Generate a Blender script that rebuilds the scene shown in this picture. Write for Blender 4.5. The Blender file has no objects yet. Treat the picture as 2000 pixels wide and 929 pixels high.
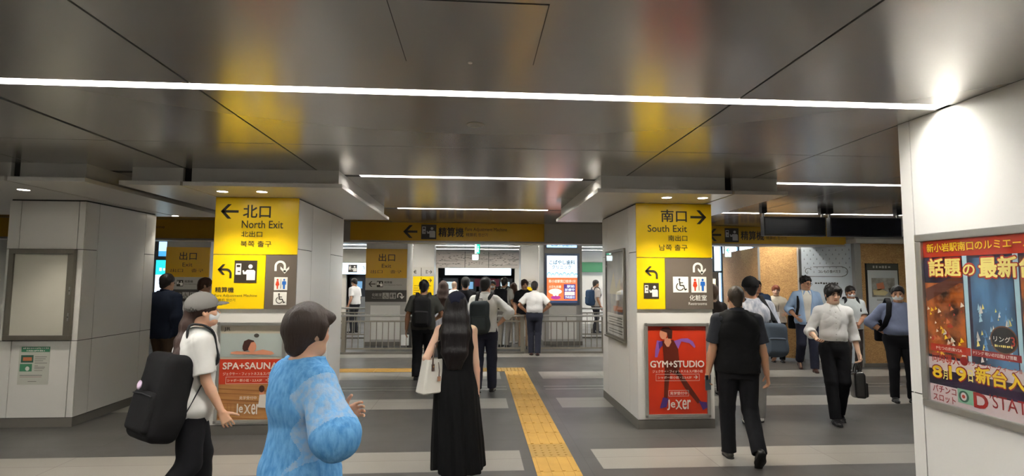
import bpy, bmesh, math, random
import numpy as np
from mathutils import Vector, Matrix
random.seed(7)
SC = bpy.context.scene
COL = SC.collection
# ------------------------------------------------------------------ survey of the photograph (camera)
FPX, YAW, PIT, ROLL, EYE = 1040.0, math.radians(3.85), math.radians(4.45), 0.005, 1.7
_f = np.array([math.sin(YAW)*math.cos(PIT), math.cos(YAW)*math.cos(PIT), math.sin(PIT)])
_r0 = np.array([math.cos(YAW), -math.sin(YAW), 0.0])
_u0 = np.cross(_r0, _f)
_r = _r0*math.cos(ROLL) + _u0*math.sin(ROLL)
_u = -_r0*math.sin(ROLL) + _u0*math.cos(ROLL)
def ray(px, py): return _f*FPX + _r*(px-1000.0) - _u*(py-464.5)
def at_y(px, py, Y):
    d = ray(px, py); return np.array([0, 0, EYE]) + d*Y/d[1]
def at_x(px, py, X):
    d = ray(px, py); return np.array([0, 0, EYE]) + d*X/d[0]
def gx(px, Y): return float(at_y(px, 560, Y)[0])

cam_d = bpy.data.cameras.new('camera'); cam = bpy.data.objects.new('camera', cam_d); COL.objects.link(cam)
cam_d.sensor_fit = 'HORIZONTAL'; cam_d.sensor_width = 36.0; cam_d.lens = FPX/2000*36; cam_d.clip_end = 200; cam_d.clip_start = .05
M = Matrix(((_r[0], _u[0], -_f[0], 0), (_r[1], _u[1], -_f[1], 0), (_r[2], _u[2], -_f[2], EYE), (0, 0, 0, 1)))
cam.matrix_world = M
SC.camera = cam
# ------------------------------------------------------------------ world, exposure
W = bpy.data.worlds.new('world'); SC.world = W; W.use_nodes = True
W.node_tree.nodes['Background'].inputs[0].default_value = (.80, .90, 1.0, 1)
W.node_tree.nodes['Background'].inputs[1].default_value = 2.2
SC.view_settings.view_transform = 'Standard'; SC.view_settings.look = 'None'
SC.view_settings.exposure = 2.02; SC.view_settings.gamma = 1.0
SC.view_settings.use_curve_mapping = False
STRIP_E, DOWN_W = 16.0, 20.0       # luminance of the ceiling strips, watts of a canopy downlight
try:
    SC.cycles.use_denoising = True
    SC.cycles.max_bounces = 8; SC.cycles.diffuse_bounces = 4; SC.cycles.glossy_bounces = 4
    SC.cycles.sample_clamp_indirect = 6.0; SC.cycles.caustics_reflective = False; SC.cycles.caustics_refractive = False
except Exception: pass

# ------------------------------------------------------------------ materials
def lin(c):
    c = c/255.0
    return c/12.92 if c <= .04045 else ((c+.055)/1.055)**2.4
def rgb(c): return (lin(c[0]), lin(c[1]), lin(c[2]), 1.0)
MATS = {}
def mat(name, c, rough=.6, metal=0.0, emit=0.0, bump=None, var=None, spec=.5, sss=0.0, coat=0.0, trans=0.0):
    if name in MATS: return MATS[name]
    m = bpy.data.materials.new(name); m.use_nodes = True; nt = m.node_tree
    b = nt.nodes['Principled BSDF']
    b.inputs['Base Color'].default_value = rgb(c); b.inputs['Roughness'].default_value = rough; b.inputs['Metallic'].default_value = metal
    b.inputs['Specular IOR Level'].default_value = spec
    if coat: b.inputs['Coat Weight'].default_value = coat; b.inputs['Coat Roughness'].default_value = .05
    if trans: b.inputs['Transmission Weight'].default_value = trans
    if sss: b.inputs['Subsurface Weight'].default_value = sss; b.inputs['Subsurface Radius'].default_value = (.02, .008, .004); b.inputs['Subsurface Scale'].default_value = .5
    if emit:
        b.inputs['Emission Color'].default_value = rgb(c); b.inputs['Emission Strength'].default_value = emit
    if bump or var:
        tc = nt.nodes.new('ShaderNodeTexCoord'); mp = nt.nodes.new('ShaderNodeMapping')
        nt.links.new(tc.outputs['Object'], mp.inputs[0])
        mp.inputs['Scale'].default_value = (bump or var)[2] if len(bump or var) > 2 else (1, 1, 1)
        if bump:
            n = nt.nodes.new('ShaderNodeTexNoise'); n.inputs['Scale'].default_value = bump[0]; n.inputs['Detail'].default_value = 4
            bp = nt.nodes.new('ShaderNodeBump'); bp.inputs['Strength'].default_value = bump[1]; bp.inputs['Distance'].default_value = .01
            nt.links.new(mp.outputs[0], n.inputs['Vector']); nt.links.new(n.outputs['Fac'], bp.inputs['Height']); nt.links.new(bp.outputs[0], b.inputs['Normal'])
        if var:
            n = nt.nodes.new('ShaderNodeTexNoise'); n.inputs['Scale'].default_value = var[0]; n.inputs['Detail'].default_value = 5
            r = nt.nodes.new('ShaderNodeValToRGB'); r.color_ramp.elements[0].position = .35; r.color_ramp.elements[1].position = .65
            r.color_ramp.elements[0].color = rgb(c); r.color_ramp.elements[1].color = rgb(var[1])
            nt.links.new(mp.outputs[0], n.inputs['Vector']); nt.links.new(n.outputs['Fac'], r.inputs[0]); nt.links.new(r.outputs[0], b.inputs['Base Color'])
    MATS[name] = m
    return m
def cloth(name, c, var=None, b=.07, rough=.85): return mat(name, c, rough, bump=(60, b, (1, 1, .35)), var=var, spec=.2)

M_PANEL = mat('white_enamel_panel', (234, 232, 227), .32, spec=.4)
M_GAP = mat('panel_gap', (70, 68, 64), .8)
M_PLINTH = mat('plinth_grey', (112, 108, 101), .45)
M_CEIL = mat('ceiling_metal', (186, 183, 178), .21, metal=.6)
M_SOFFIT = mat('soffit_metal', (210, 206, 200), .3, metal=.15)
M_DARK = mat('plenum_dark', (40, 38, 36), .9)
M_STRIP = mat('strip_glow', (255, 252, 248), .5, emit=STRIP_E)
M_WHITE = mat('white_paint', (235, 235, 230), .5)
M_STEEL = mat('brushed_steel', (185, 183, 178), .3, metal=.9)
M_ALU = mat('aluminium_frame', (196, 196, 192), .28, metal=.85)
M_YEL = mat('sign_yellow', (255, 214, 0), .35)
M_YEL2 = mat('sign_yellow_dim_light', (206, 158, 20), .4)  # same sign yellow, its colour darkened to stand for the dimmer light
M_INK = mat('sign_ink', (52, 45, 34), .5)
M_BROWN = mat('sign_brown_grey', (104, 94, 84), .4)
M_SWHITE = mat('sign_white', (240, 238, 230), .4)
M_RED = mat('sign_red', (214, 66, 30), .5)
M_BLUE = mat('sign_blue', (40, 110, 200), .5)
M_DSIGN = mat('sign_charcoal', (66, 62, 58), .45)
M_LGREY = mat('sign_light_grey', (176, 172, 165), .45)
M_BLACK = mat('black_plastic', (22, 22, 23), .45)
M_RUBBER = mat('black_rubber', (18, 18, 18), .8)

def pane_mat(name, tint=(255, 255, 255)):
    m = bpy.data.materials.new(name); m.use_nodes = True; nt = m.node_tree; nt.nodes.remove(nt.nodes['Principled BSDF'])
    out = nt.nodes['Material Output']; tr = nt.nodes.new('ShaderNodeBsdfTransparent'); tr.inputs[0].default_value = rgb(tint); gl = nt.nodes.new('ShaderNodeBsdfGlossy'); gl.inputs['Roughness'].default_value = .02
    lw = nt.nodes.new('ShaderNodeLayerWeight'); lw.inputs[0].default_value = .5; pw = nt.nodes.new('ShaderNodeMath'); pw.operation = 'POWER'; pw.inputs[1].default_value = 4.5; fr = nt.nodes.new('ShaderNodeMath'); fr.operation = 'MULTIPLY_ADD'; fr.inputs[1].default_value = .9; fr.inputs[2].default_value = .045; nt.links.new(lw.outputs['Facing'], pw.inputs[0]); nt.links.new(pw.outputs[0], fr.inputs[0]); mx = nt.nodes.new('ShaderNodeMixShader')
    nt.links.new(fr.outputs[0], mx.inputs[0]); nt.links.new(tr.outputs[0], mx.inputs[1]); nt.links.new(gl.outputs[0], mx.inputs[2]); nt.links.new(mx.outputs[0], out.inputs[0])
    MATS[name] = m; return m
M_GLASS = pane_mat('case_glass')
# ------------------------------------------------------------------ objects
def link(o, parent=None):
    COL.objects.link(o)
    if parent is not None: o.parent = parent
    return o
def tag(o, label=None, cat=None, group=None, kind=None):
    if label: o['label'] = label
    if cat: o['category'] = cat
    if group: o['group'] = group
    if kind: o['kind'] = kind
    return o
def thing(name, label, cat, loc=(0, 0, 0), rz=0.0, group=None, kind=None):
    o = bpy.data.objects.new(name, None); o.location = loc; o.rotation_euler = (0, 0, rz); o.empty_display_size = .1
    link(o); return tag(o, label, cat, group, kind)
class MB:
    """collects boxes, bars, prisms and discs with materials, in the frame of the thing they belong to"""
    def __init__(s): s.v = []; s.f = []; s.m = []; s.mats = []
    def mi(s, m):
        if m not in s.mats: s.mats.append(m)
        return s.mats.index(m)
    def add(s, verts, faces, m):
        k = len(s.v); s.v += [tuple(float(a) for a in p) for p in verts]; i = s.mi(m)
        for f in faces: s.f.append([a+k for a in f]); s.m.append(i)
        return s
    def box(s, x0, x1, y0, y1, z0, z1, m, bev=0.0):
        if bev <= 0:
            v = [(x, y, z) for x in (x0, x1) for y in (y0, y1) for z in (z0, z1)]
            return s.add(v, [(0, 1, 3, 2), (4, 6, 7, 5), (0, 4, 5, 1), (2, 3, 7, 6), (0, 2, 6, 4), (1, 5, 7, 3)], m)
        bm = bmesh.new(); bmesh.ops.create_cube(bm, size=1)
        for p in bm.verts: p.co = ((x0+x1)/2+p.co.x*(x1-x0), (y0+y1)/2+p.co.y*(y1-y0), (z0+z1)/2+p.co.z*(z1-z0))
        bmesh.ops.bevel(bm, geom=list(bm.edges), offset=bev, segments=2, affect='EDGES', profile=.7)
        bm.verts.index_update(); s.add([p.co[:] for p in bm.verts], [[q.index for q in f.verts] for f in bm.faces], m); bm.free(); return s
    def tube(s, pts, r, m, n=8, cap=True, rr=None, side=None):
        pts = [np.array(p, float) for p in pts]; vs = []; fs = []; L = len(pts)
        up = np.array([0, 0, 1.0]); pu = None
        for i, p in enumerate(pts):
            t = pts[min(i+1, L-1)]-pts[max(i-1, 0)]; t = t/(np.linalg.norm(t)+1e-12)
            a = pu if pu is not None else (up if abs(t[2]) < .9 else np.array([1.0, 0, 0]))
            if side is not None: e1 = np.array(side, float); e1 = e1-t*(e1@t)
            else: e1 = np.cross(t, a)
            e1 /= np.linalg.norm(e1)+1e-12; e2 = np.cross(e1, t); pu = e2
            ra = rr[i] if rr is not None else r
            rx, ry = ra if isinstance(ra, tuple) else (ra, ra)
            for k in range(n):
                w = 2*math.pi*k/n; vs.append(p+e1*rx*math.cos(w)+e2*ry*math.sin(w))
        for i in range(L-1):
            for k in range(n):
                fs.append((i*n+k, i*n+(k+1) % n, (i+1)*n+(k+1) % n, (i+1)*n+k))
        if cap: fs.append(tuple(range(n))[::-1]); fs.append(tuple((L-1)*n+k for k in range(n)))
        return s.add(vs, fs, m)
    def lathe(s, prof, c, m, n=20, axis='z'):
        vs = []; fs = []; L = len(prof)
        for (r, h) in prof:
            for k in range(n):
                w = 2*math.pi*k/n; p = (r*math.cos(w), r*math.sin(w), h)
                if axis == 'y': p = (p[0], p[2], p[1])
                vs.append((c[0]+p[0], c[1]+p[1], c[2]+p[2]))
        for i in range(L-1):
            for k in range(n): fs.append((i*n+k, i*n+(k+1) % n, (i+1)*n+(k+1) % n, (i+1)*n+k))
        fs.append(tuple(range(n))[::-1]); fs.append(tuple((L-1)*n+k for k in range(n)))
        return s.add(vs, fs, m)
    def build(s, name, parent=None, smooth=False):
        me = bpy.data.meshes.new(name); me.from_pydata(s.v, [], s.f)
        for m in s.mats: me.materials.append(m)
        me.polygons.foreach_set('material_index', s.m)
        if smooth: me.polygons.foreach_set('use_smooth', [True]*len(s.f))
        me.update(); return link(bpy.data.objects.new(name, me), parent)
def struct(name, mb, parent=None, label=None):
    o = mb.build(name, parent)
    if parent is None: o['kind'] = 'structure'
    if label: o['label'] = label
    return o
def dup(root, **kw):
    r = root.copy(); COL.objects.link(r)
    for ch in list(root.children):
        c = ch.copy(); COL.objects.link(c); c.parent = r
        for g in ch.children:
            d = g.copy(); COL.objects.link(d); d.parent = c
    for k, v in kw.items():
        if k == 'loc': r.location = v
        else: r[k] = v
    return r

# ------------------------------------------------------------------ lettering and flat graphics on a face
_TXT = {}
def text_geo(body, bold=0.0):
    key = (body, bold)
    if key in _TXT: return _TXT[key]
    c = bpy.data.curves.new('lettering', 'FONT'); c.body = body; c.offset = bold; c.resolution_u = 3; c.align_x = 'LEFT'
    o = bpy.data.objects.new('lettering', c); COL.objects.link(o)
    bpy.context.view_layer.update()
    me = bpy.data.meshes.new_from_object(o.evaluated_get(bpy.context.evaluated_depsgraph_get()))
    v = np.zeros(len(me.vertices)*3); me.vertices.foreach_get('co', v); v = v.reshape(-1, 3)[:, :2]
    f = [tuple(p.vertices) for p in me.polygons]
    bpy.data.meshes.remove(me); bpy.data.objects.remove(o); bpy.data.curves.remove(c)
    v = v-v.min(0); _TXT[key] = (v, f, v.max(0)); return _TXT[key]
class Face:
    """a flat printed face: origin O, unit right R and up U vectors; graphics are given in picture units mapped onto metres"""
    def __init__(s, O, R, U, box, size, depth=.0012):
        s.O = np.array(O, float); s.R = np.array(R, float); s.U = np.array(U, float); s.N = np.cross(s.R, s.U)
        s.b = box; s.w, s.h = size; s.parts = {}; s.d = depth
    def uv(s, p):
        x0, y0, x1, y1 = s.b
        return (p[0]-x0)/(x1-x0)*s.w, (y1-p[1])/(y1-y0)*s.h
    def P(s, u, v, lay): return s.O+s.R*u+s.U*v+s.N*(s.d*lay)
    def poly(s, part, m, pts, lay=1):
        q = [s.uv(p) for p in pts]
        a = sum(q[i][0]*q[(i+1) % len(q)][1]-q[(i+1) % len(q)][0]*q[i][1] for i in range(len(q)))
        if a < 0: q = q[::-1]
        s.parts.setdefault(part, MB()).add([s.P(u, v, lay) for u, v in q], [tuple(range(len(q)))], m)
    def rect(s, part, m, x0, y0, x1, y1, lay=1): s.poly(part, m, [(x0, y0), (x1, y0), (x1, y1), (x0, y1)], lay)
    def disc(s, part, m, cx, cy, rx, ry=None, lay=2, n=24, a0=0, a1=360):
        ry = rx if ry is None else ry
        s.poly(part, m, [(cx+rx*math.cos(math.radians(a0+(a1-a0)*k/n)), cy-ry*math.sin(math.radians(a0+(a1-a0)*k/n))) for k in range(n if a1-a0 == 360 else n+1)], lay)
    def arc(s, part, m, cx, cy, r, w, a0, a1, lay=2, n=20):
        A = [math.radians(a0+(a1-a0)*k/n) for k in range(n+1)]
        for k in range(n):
            s.poly(part, m, [(cx+(r+q)*math.cos(a), cy-(r+q)*math.sin(a)) for a, q in ((A[k], -w/2), (A[k], w/2), (A[k+1], w/2), (A[k+1], -w/2))], lay)
    def line(s, part, m, pts, w, lay=2):
        for (a, b) in zip(pts[:-1], pts[1:]):
            a = np.array(a, float); b = np.array(b, float); t = (b-a)/(np.linalg.norm(b-a)+1e-9); n = np.array([-t[1], t[0]])*w/2
            a = a-t*w*.3; b = b+t*w*.3
            s.poly(part, m, [a+n, b+n, b-n, a-n], lay)
    def text(s, part, m, body, x0, y0, x1, y1, lay=2, bold=0.012):
        v, f, mx = text_geo(body, 0.0)
        (u0, v1), (u1, v0) = s.uv((x0, y0)), s.uv((x1, y1))
        r = bold*(v1-v0)*1.1; n = 1 if bold < .004 else (4 if bold < .03 else 10); mb = MB()      # heavier strokes: the same letters struck side by side
        for k in range(n):
            du, dv = (0, 0) if n == 1 else (r*math.cos(6.2832*(k+.5)/n), r*math.sin(6.2832*(k+.5)/n))
            mb.add([s.P(u0+a/mx[0]*(u1-u0)+du, v0+b/mx[1]*(v1-v0)+dv, lay+k*.02) for a, b in v], f, m)
        s.parts[(part, len(s.parts))] = mb
    def marks(s, part, m, x0, y0, x1, y1, n, lay=2, seed=1):
        """a line of print too small to read: short blocks of uneven width"""
        rr = random.Random(seed); w = (x1-x0)/n
        for k in range(n):
            a = x0+k*w; s.rect(part, m, a+w*.08, y0+(y1-y0)*rr.random()*.25, a+w*rr.uniform(.6, .92), y1-(y1-y0)*rr.random()*.25, lay)
    def build(s, parent):
        for k, mb in s.parts.items(): mb.build(k if isinstance(k, str) else k[0], parent)
# pictograms, each in a box of the given face
def arrow_left(F, m, x0, y0, x1, y1, part='arrow', lay=2, flip=False):
    h = y1-y0; t = h*.17; g = lambda x: x if not flip else x0+x1-x
    cy = (y0+y1)/2
    F.poly(part, m, [(g(x0+t*.6), cy-t/2), (g(x1), cy-t/2), (g(x1), cy+t/2), (g(x0+t*.6), cy+t/2)], lay)
    for sgn in (-1, 1):
        F.poly(part, m, [(g(x0), cy), (g(x0+h/2-t*.2), cy+sgn*h/2), (g(x0+h/2+t*1.25), cy+sgn*h/2), (g(x0+t*1.5), cy)], lay)
def turn_left(F, m, x0, y0, x1, y1, part='arrow', lay=2):
    w, h = x1-x0, y1-y0; t = h*.16; cy = y0+h*.38
    for sgn in (-1, 1):
        F.poly(part, m, [(x0, cy), (x0+w*.38, cy+sgn*h*.38), (x0+w*.58, cy+sgn*h*.38), (x0+t*1.4, cy)], lay)
    r = w*.36
    F.poly(part, m, [(x0+t*.7, cy-t/2), (x1-r, cy-t/2), (x1-r, cy+t/2), (x0+t*.7, cy+t/2)], lay)
    F.arc(part, m, x1-r, cy+r-t/2+t/2, r, t, 0, 90, lay)
    F.rect(part, m, x1-t/2, cy+r, x1+t/2, y1, lay)
def u_turn(F, m, x0, y0, x1, y1, part='arrow', lay=2):
    w, h = x1-x0, y1-y0; t = h*.17; r = w*.3
    F.rect(part, m, x0, y0+r+t/2, x0+t, y1-h*.2, lay)
    F.arc(part, m, x0+t/2+r, y0+r+t/2, r, t, 0, 180, lay)
    xr = x0+t/2+2*r
    F.rect(part, m, xr-t/2, y0+r+t/2, xr+t/2, y1-h*.12, lay)
    for sgn in (-1, 1):
        F.poly(part, m, [(xr, y1), (xr+sgn*h*.33, y1-h*.36), (xr+sgn*h*.33, y1-h*.56), (xr, y1-h*.24)], lay)
def fare_picto(F, bg, fg, x0, y0, x1, y1, part='fare_machine_pictogram', lay=2):
    w, h = x1-x0, y1-y0; q = lambda a, b: (x0+a*w, y0+b*h)
    F.rect(part, bg, x0, y0, x1, y1, lay); L = lay+1
    F.rect(part, fg, *q(.06, .14), *q(.30, .64), L); F.rect(part, bg, *q(.10, .20), *q(.26, .30), L+1); F.rect(part, bg, *q(.15, .47), *q(.26, .52), L+1)
    F.disc(part, fg, *q(.71, .27), w*.095, h*.095, L)
    F.poly(part, fg, [q(.56, .42), q(.86, .42), q(.93, .48), q(.93, .88), q(.55, .88), q(.55, .62), q(.40, .62), q(.36, .46), q(.42, .43), q(.46, .53)], L)
def toilet_picto(F, x0, y0, x1, y1, part='toilet_pictogram', lay=2, cw=None, cm=None, bg=None):
    w, h = x1-x0, y1-y0; q = lambda a, b: (x0+a*w, y0+b*h); cw = cw or M_RED; cm = cm or M_BLUE; bg = bg or M_SWHITE
    F.rect(part, bg, x0, y0, x1, y1, lay); L = lay+1
    F.rect(part, M_INK, *q(.485, .12), *q(.515, .88), L)
    F.disc(part, cw, *q(.25, .2), w*.075, h*.075, L); F.poly(part, cw, [q(.17, .3), q(.33, .3), q(.40, .58), q(.34, .62), q(.36, .66), q(.30, .66), q(.29, .9), q(.21, .9), q(.20, .66), q(.14, .66), q(.16, .62), q(.10, .58)], L)
    F.disc(part, cm, *q(.75, .2), w*.075, h*.075, L); F.poly(part, cm, [q(.64, .3), q(.86, .3), q(.90, .36), q(.90, .58), q(.85, .58), q(.83, .5), q(.82, .9), q(.68, .9), q(.67, .5), q(.65, .58), q(.60, .58), q(.60, .36)], L)
def wheel_picto(F, x0, y0, x1, y1, part='wheelchair_pictogram', lay=2, fg=None, bg=None):
    w, h = x1-x0, y1-y0; q = lambda a, b: (x0+a*w, y0+b*h); fg = fg or M_INK; bg = bg or M_SWHITE
    F.rect(part, bg, x0, y0, x1, y1, lay); L = lay+1
    F.disc(part, fg, *q(.42, .16), w*.065, h*.065, L)
    F.line(part, fg, [q(.42, .25), q(.45, .55), q(.68, .56), q(.78, .82), q(.88, .78)], w*.07, L)
    F.line(part, fg, [q(.43, .38), q(.64, .38)], w*.055, L)
    F.arc(part, fg, *q(.45, .63), w*.235, w*.06, 120, 335, L)
# ------------------------------------------------------------------ rounded bodies and cloth: distance fields turned into one surface
def _axis(lo, hi, h, fine):
    xs = [lo]
    while xs[-1] < hi:
        x = xs[-1]; st = h
        for a, b, hf in fine:
            if a-1e-6 <= x < b: st = min(st, hf)
            elif x < a < x+st: st = max(a-x, hf)
        xs.append(x+st)
    return np.array(xs, np.float32)
class Field:
    def __init__(s, lo, hi, h, fine=()):
        s.ax = [_axis(lo[i], hi[i], h, [(f[0][i], f[1][i], f[2]) for f in fine]) for i in range(3)]
        s.F = np.full([len(a) for a in s.ax], 1.0, np.float32)
    def sub(s, lo, hi, pad):
        sl = []
        for i in range(3):
            a = max(int(np.searchsorted(s.ax[i], lo[i]-pad))-1, 0); b = min(int(np.searchsorted(s.ax[i], hi[i]+pad))+1, len(s.ax[i]))
            if b <= a: return None
            sl.append(slice(a, b))
        return tuple(sl), s.ax[0][sl[0]][:, None, None], s.ax[1][sl[1]][None, :, None], s.ax[2][sl[2]][None, None, :]
    def put(s, sl, d, k, op):
        A = s.F[sl]
        if op == 'sub':
            d = -d
            h = np.maximum(k-np.abs(A-d), 0)/k if k > 0 else 0
            s.F[sl] = np.maximum(A, d)+h*h*k*.25
        else:
            h = np.maximum(k-np.abs(A-d), 0)/k if k > 0 else 0
            s.F[sl] = np.minimum(A, d)-h*h*k*.25
    def cap(s, a, b, ra, rb=None, k=.02, op='add', flat=None, clip=None):
        rb = ra if rb is None else rb; a = np.array(a, float); b = np.array(b, float); R = max(ra, rb)*(1/min(1, flat[1]) if flat and flat[1] > 1 else 1)
        if flat and flat[1] > 1: R = max(ra, rb)*flat[1]
        q = s.sub(np.minimum(a, b)-R, np.maximum(a, b)+R, k+.025)
        if q is None: return
        sl, X, Y, Z = q
        x, y, z = X-a[0], Y-a[1], Z-a[2]; ba = b-a
        if flat is not None:
            n, f = np.array(flat[0], float), flat[1]; n = n/np.linalg.norm(n); g = 1/f-1
            dn = (x*n[0]+y*n[1]+z*n[2])*g; x = x+dn*n[0]; y = y+dn*n[1]; z = z+dn*n[2]; ba = ba+n*(ba@n)*g
        L = float(ba@ba)+1e-12
        t = np.clip((x*ba[0]+y*ba[1]+z*ba[2])/L, 0, 1)
        d = np.sqrt((x-t*ba[0])**2+(y-t*ba[1])**2+(z-t*ba[2])**2)-(ra+(rb-ra)*t)
        if flat is not None: d = d*min(1.0, flat[1])
        if clip:
            for o, n in clip: d = np.maximum(d, (X-o[0])*n[0]+(Y-o[1])*n[1]+(Z-o[2])*n[2])
        s.put(sl, d, k, op)
    def chain(s, pts, rs, k=.015, **kw):
        for i in range(len(pts)-1): s.cap(pts[i], pts[i+1], rs[i], rs[i+1], k, **kw)
    def ell(s, c, r, k=.02, op='add', R=None, clip=None):
        c = np.array(c, float); m = max(r); q = s.sub(c-m, c+m, k+.025)
        if q is None: return
        sl, X, Y, Z = q; x, y, z = X-c[0], Y-c[1], Z-c[2]
        if R is not None: x, y, z = [x*R[0][i]+y*R[1][i]+z*R[2][i] for i in range(3)]
        p = np.sqrt((x/r[0])**2+(y/r[1])**2+(z/r[2])**2); p2 = np.sqrt((x/r[0]**2)**2+(y/r[1]**2)**2+(z/r[2]**2)**2)+1e-9
        d = p*(p-1)/p2
        d = np.where(p < .3, (p-1)*min(r), d)
        if clip:
            for o, n in clip: d = np.maximum(d, (X-o[0])*n[0]+(Y-o[1])*n[1]+(Z-o[2])*n[2])
        s.put(sl, d.astype(np.float32), k, op)
    def rbox(s, c, h, r, k=.01, op='add', R=None):
        c = np.array(c, float); m = float(np.linalg.norm(h)); q = s.sub(c-m, c+m, k+.01)
        if q is None: return
        sl, X, Y, Z = q; x, y, z = X-c[0], Y-c[1], Z-c[2]
        if R is not None: x, y, z = [x*R[0][i]+y*R[1][i]+z*R[2][i] for i in range(3)]
        ax, ay, az = np.abs(x)-h[0]+r, np.abs(y)-h[1]+r, np.abs(z)-h[2]+r
        d = np.sqrt(np.maximum(ax, 0)**2+np.maximum(ay, 0)**2+np.maximum(az, 0)**2)+np.minimum(np.maximum(np.maximum(ax, ay), az), 0)-r
        s.put(sl, d, k, op)
    def loft(s, zs, cx, cy, rx, ry, k=.02, op='add', e=2.3, fold=None):
        zs = np.array(zs, float); n = len(zs); f = lambda a: np.broadcast_to(np.array(a, float), (n,))
        cx, cy, rx, ry = f(cx), f(cy), f(rx), f(ry)
        lo = np.array([(cx-rx).min(), (cy-ry).min(), zs[0]]); hi = np.array([(cx+rx).max(), (cy+ry).max(), zs[-1]])
        q = s.sub(lo, hi, k+.04)
        if q is None: return
        sl, X, Y, Z = q; zz = Z.ravel()
        ip = lambda a: smooth_interp(zz, zs, a)[None, None, :]
        x, y = X-ip(cx), Y-ip(cy); RX, RY = ip(rx), ip(ry)
        p = (np.abs(x/RX)**e+np.abs(y/RY)**e)**(1/e)
        if fold is not None:
            p = p+fold(np.arctan2(y, x), Z)
        d = (p-1)*np.minimum(RX, RY)
        d = np.maximum(d, np.maximum(zs[0]-Z, Z-zs[-1]))
        s.put(sl, d.astype(np.float32), k, op)
    def cut(s, o, n):
        s.F = np.maximum(s.F, ((s.ax[0]-o[0])*n[0])[:, None, None]+((s.ax[1]-o[1])*n[1])[None, :, None]+((s.ax[2]-o[2])*n[2])[None, None, :]).astype(np.float32)
    def wrinkle(s, amp, freq, seed=0, stretch=(1, 1, 1), lo=None, hi=None, ridge=False):
        rs = np.random.RandomState(seed)
        q = s.sub(lo if lo is not None else [a[0] for a in s.ax], hi if hi is not None else [a[-1] for a in s.ax], 0)
        sl, X, Y, Z = q
        w = 0; wx = .35*np.sin(Y*9+Z*7+seed)+.35*np.sin(X*11-Z*5); 
        for i in range(5):
            d = rs.normal(size=3); d /= np.linalg.norm(d); fr = freq*(.6+.9*rs.rand())
            q_ = np.sin((X*d[0]*stretch[0]+Y*d[1]*stretch[1]+Z*d[2]*stretch[2])*fr+wx*2.2+rs.rand()*6.3)
            w = w+(1.1-1.9*np.sqrt(np.abs(q_)+.02) if ridge else q_)*(.5+.5*rs.rand())
        s.F[sl] += (w*amp/2.2).astype(np.float32)
    def mesh(s, name, mats, parent=None, fmat=None, smooth=True):
        v, f = surface_nets(s.F, s.ax)
        me = bpy.data.meshes.new(name)
        me.vertices.add(len(v)); me.vertices.foreach_set('co', v.astype(np.float32).ravel())
        me.loops.add(len(f)*4); me.loops.foreach_set('vertex_index', f.astype(np.int32).ravel())
        me.polygons.add(len(f)); me.polygons.foreach_set('loop_start', np.arange(0, len(f)*4, 4, dtype=np.int32))
        try: me.polygons.foreach_set('loop_total', np.full(len(f), 4, np.int32))
        except Exception: pass
        for m in (mats if isinstance(mats, (list, tuple)) else [mats]): me.materials.append(m)
        if fmat is not None:
            me.polygons.foreach_set('material_index', fmat(v[f].mean(1)).astype(np.int32))
        me.polygons.foreach_set('use_smooth', np.ones(len(f), bool))
        me.update(calc_edges=True); me.validate()
        return link(bpy.data.objects.new(name, me), parent)
def smooth_interp(x, xp, fp):
    """cubic (Catmull-Rom) interpolation, clamped"""
    x = np.clip(x, xp[0], xp[-1]); m = np.gradient(fp, xp) if len(xp) > 2 else np.zeros(len(xp))
    i = np.clip(np.searchsorted(xp, x)-1, 0, len(xp)-2); h = xp[i+1]-xp[i]; t = (x-xp[i])/h
    return ((2*t**3-3*t**2+1)*fp[i]+(t**3-2*t**2+t)*h*m[i]+(-2*t**3+3*t**2)*fp[i+1]+(t**3-t**2)*h*m[i+1])
def surface_nets(F, ax):
    F = np.pad(F, 1, constant_values=1.0)
    axp = [np.concatenate([[2*a[0]-a[1]], a, [2*a[-1]-a[-2]]]) for a in ax]
    I = F < 0; n = np.array(F.shape)
    c = I[:-1, :-1, :-1].astype(np.int8)
    for d in ((1, 0, 0), (0, 1, 0), (0, 0, 1), (1, 1, 0), (1, 0, 1), (0, 1, 1), (1, 1, 1)):
        c = c+I[d[0]:n[0]-1+d[0], d[1]:n[1]-1+d[1], d[2]:n[2]-1+d[2]]
    act = np.argwhere((c > 0) & (c < 8)); idx = np.full(c.shape, -1, np.int32); idx[tuple(act.T)] = np.arange(len(act))
    acc = np.zeros((len(act), 3)); cnt = np.zeros(len(act))
    for axd in range(3):
        o1, o2 = [a for a in range(3) if a != axd]
        for u in (0, 1):
            for w in (0, 1):
                A = act.copy(); A[:, o1] += u; A[:, o2] += w; B = A.copy(); B[:, axd] += 1
                fa, fb = F[tuple(A.T)], F[tuple(B.T)]; m = (fa < 0) != (fb < 0)
                t = fa[m]/(fa[m]-fb[m]); p = A[m].astype(float); p[:, axd] += t
                acc[m] += p; cnt[m] += 1
    pos = acc/cnt[:, None]
    v = np.stack([np.interp(pos[:, i], np.arange(len(axp[i])), axp[i]) for i in range(3)], 1)
    quads = []
    for axd in range(3):
        o1, o2 = (axd+1) % 3, (axd+2) % 3
        s0 = [slice(None)]*3; s1 = [slice(None)]*3; s0[axd] = slice(0, -1); s1[axd] = slice(1, None)
        a, b = I[tuple(s0)], I[tuple(s1)]
        e = np.argwhere(a != b); e = e[(e[:, o1] > 0) & (e[:, o2] > 0) & (e[:, o1] < n[o1]-1) & (e[:, o2] < n[o2]-1)]
        ins = a[tuple(e.T)]
        def g(u, w):
            q = e.copy(); q[:, o1] -= u; q[:, o2] -= w; return idx[tuple(q.T)]
        Q = np.stack([g(1, 1), g(0, 1), g(0, 0), g(1, 0)], 1)
        Q[~ins] = Q[~ins][:, ::-1]; quads.append(Q)
    return v, np.concatenate(quads)

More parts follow.
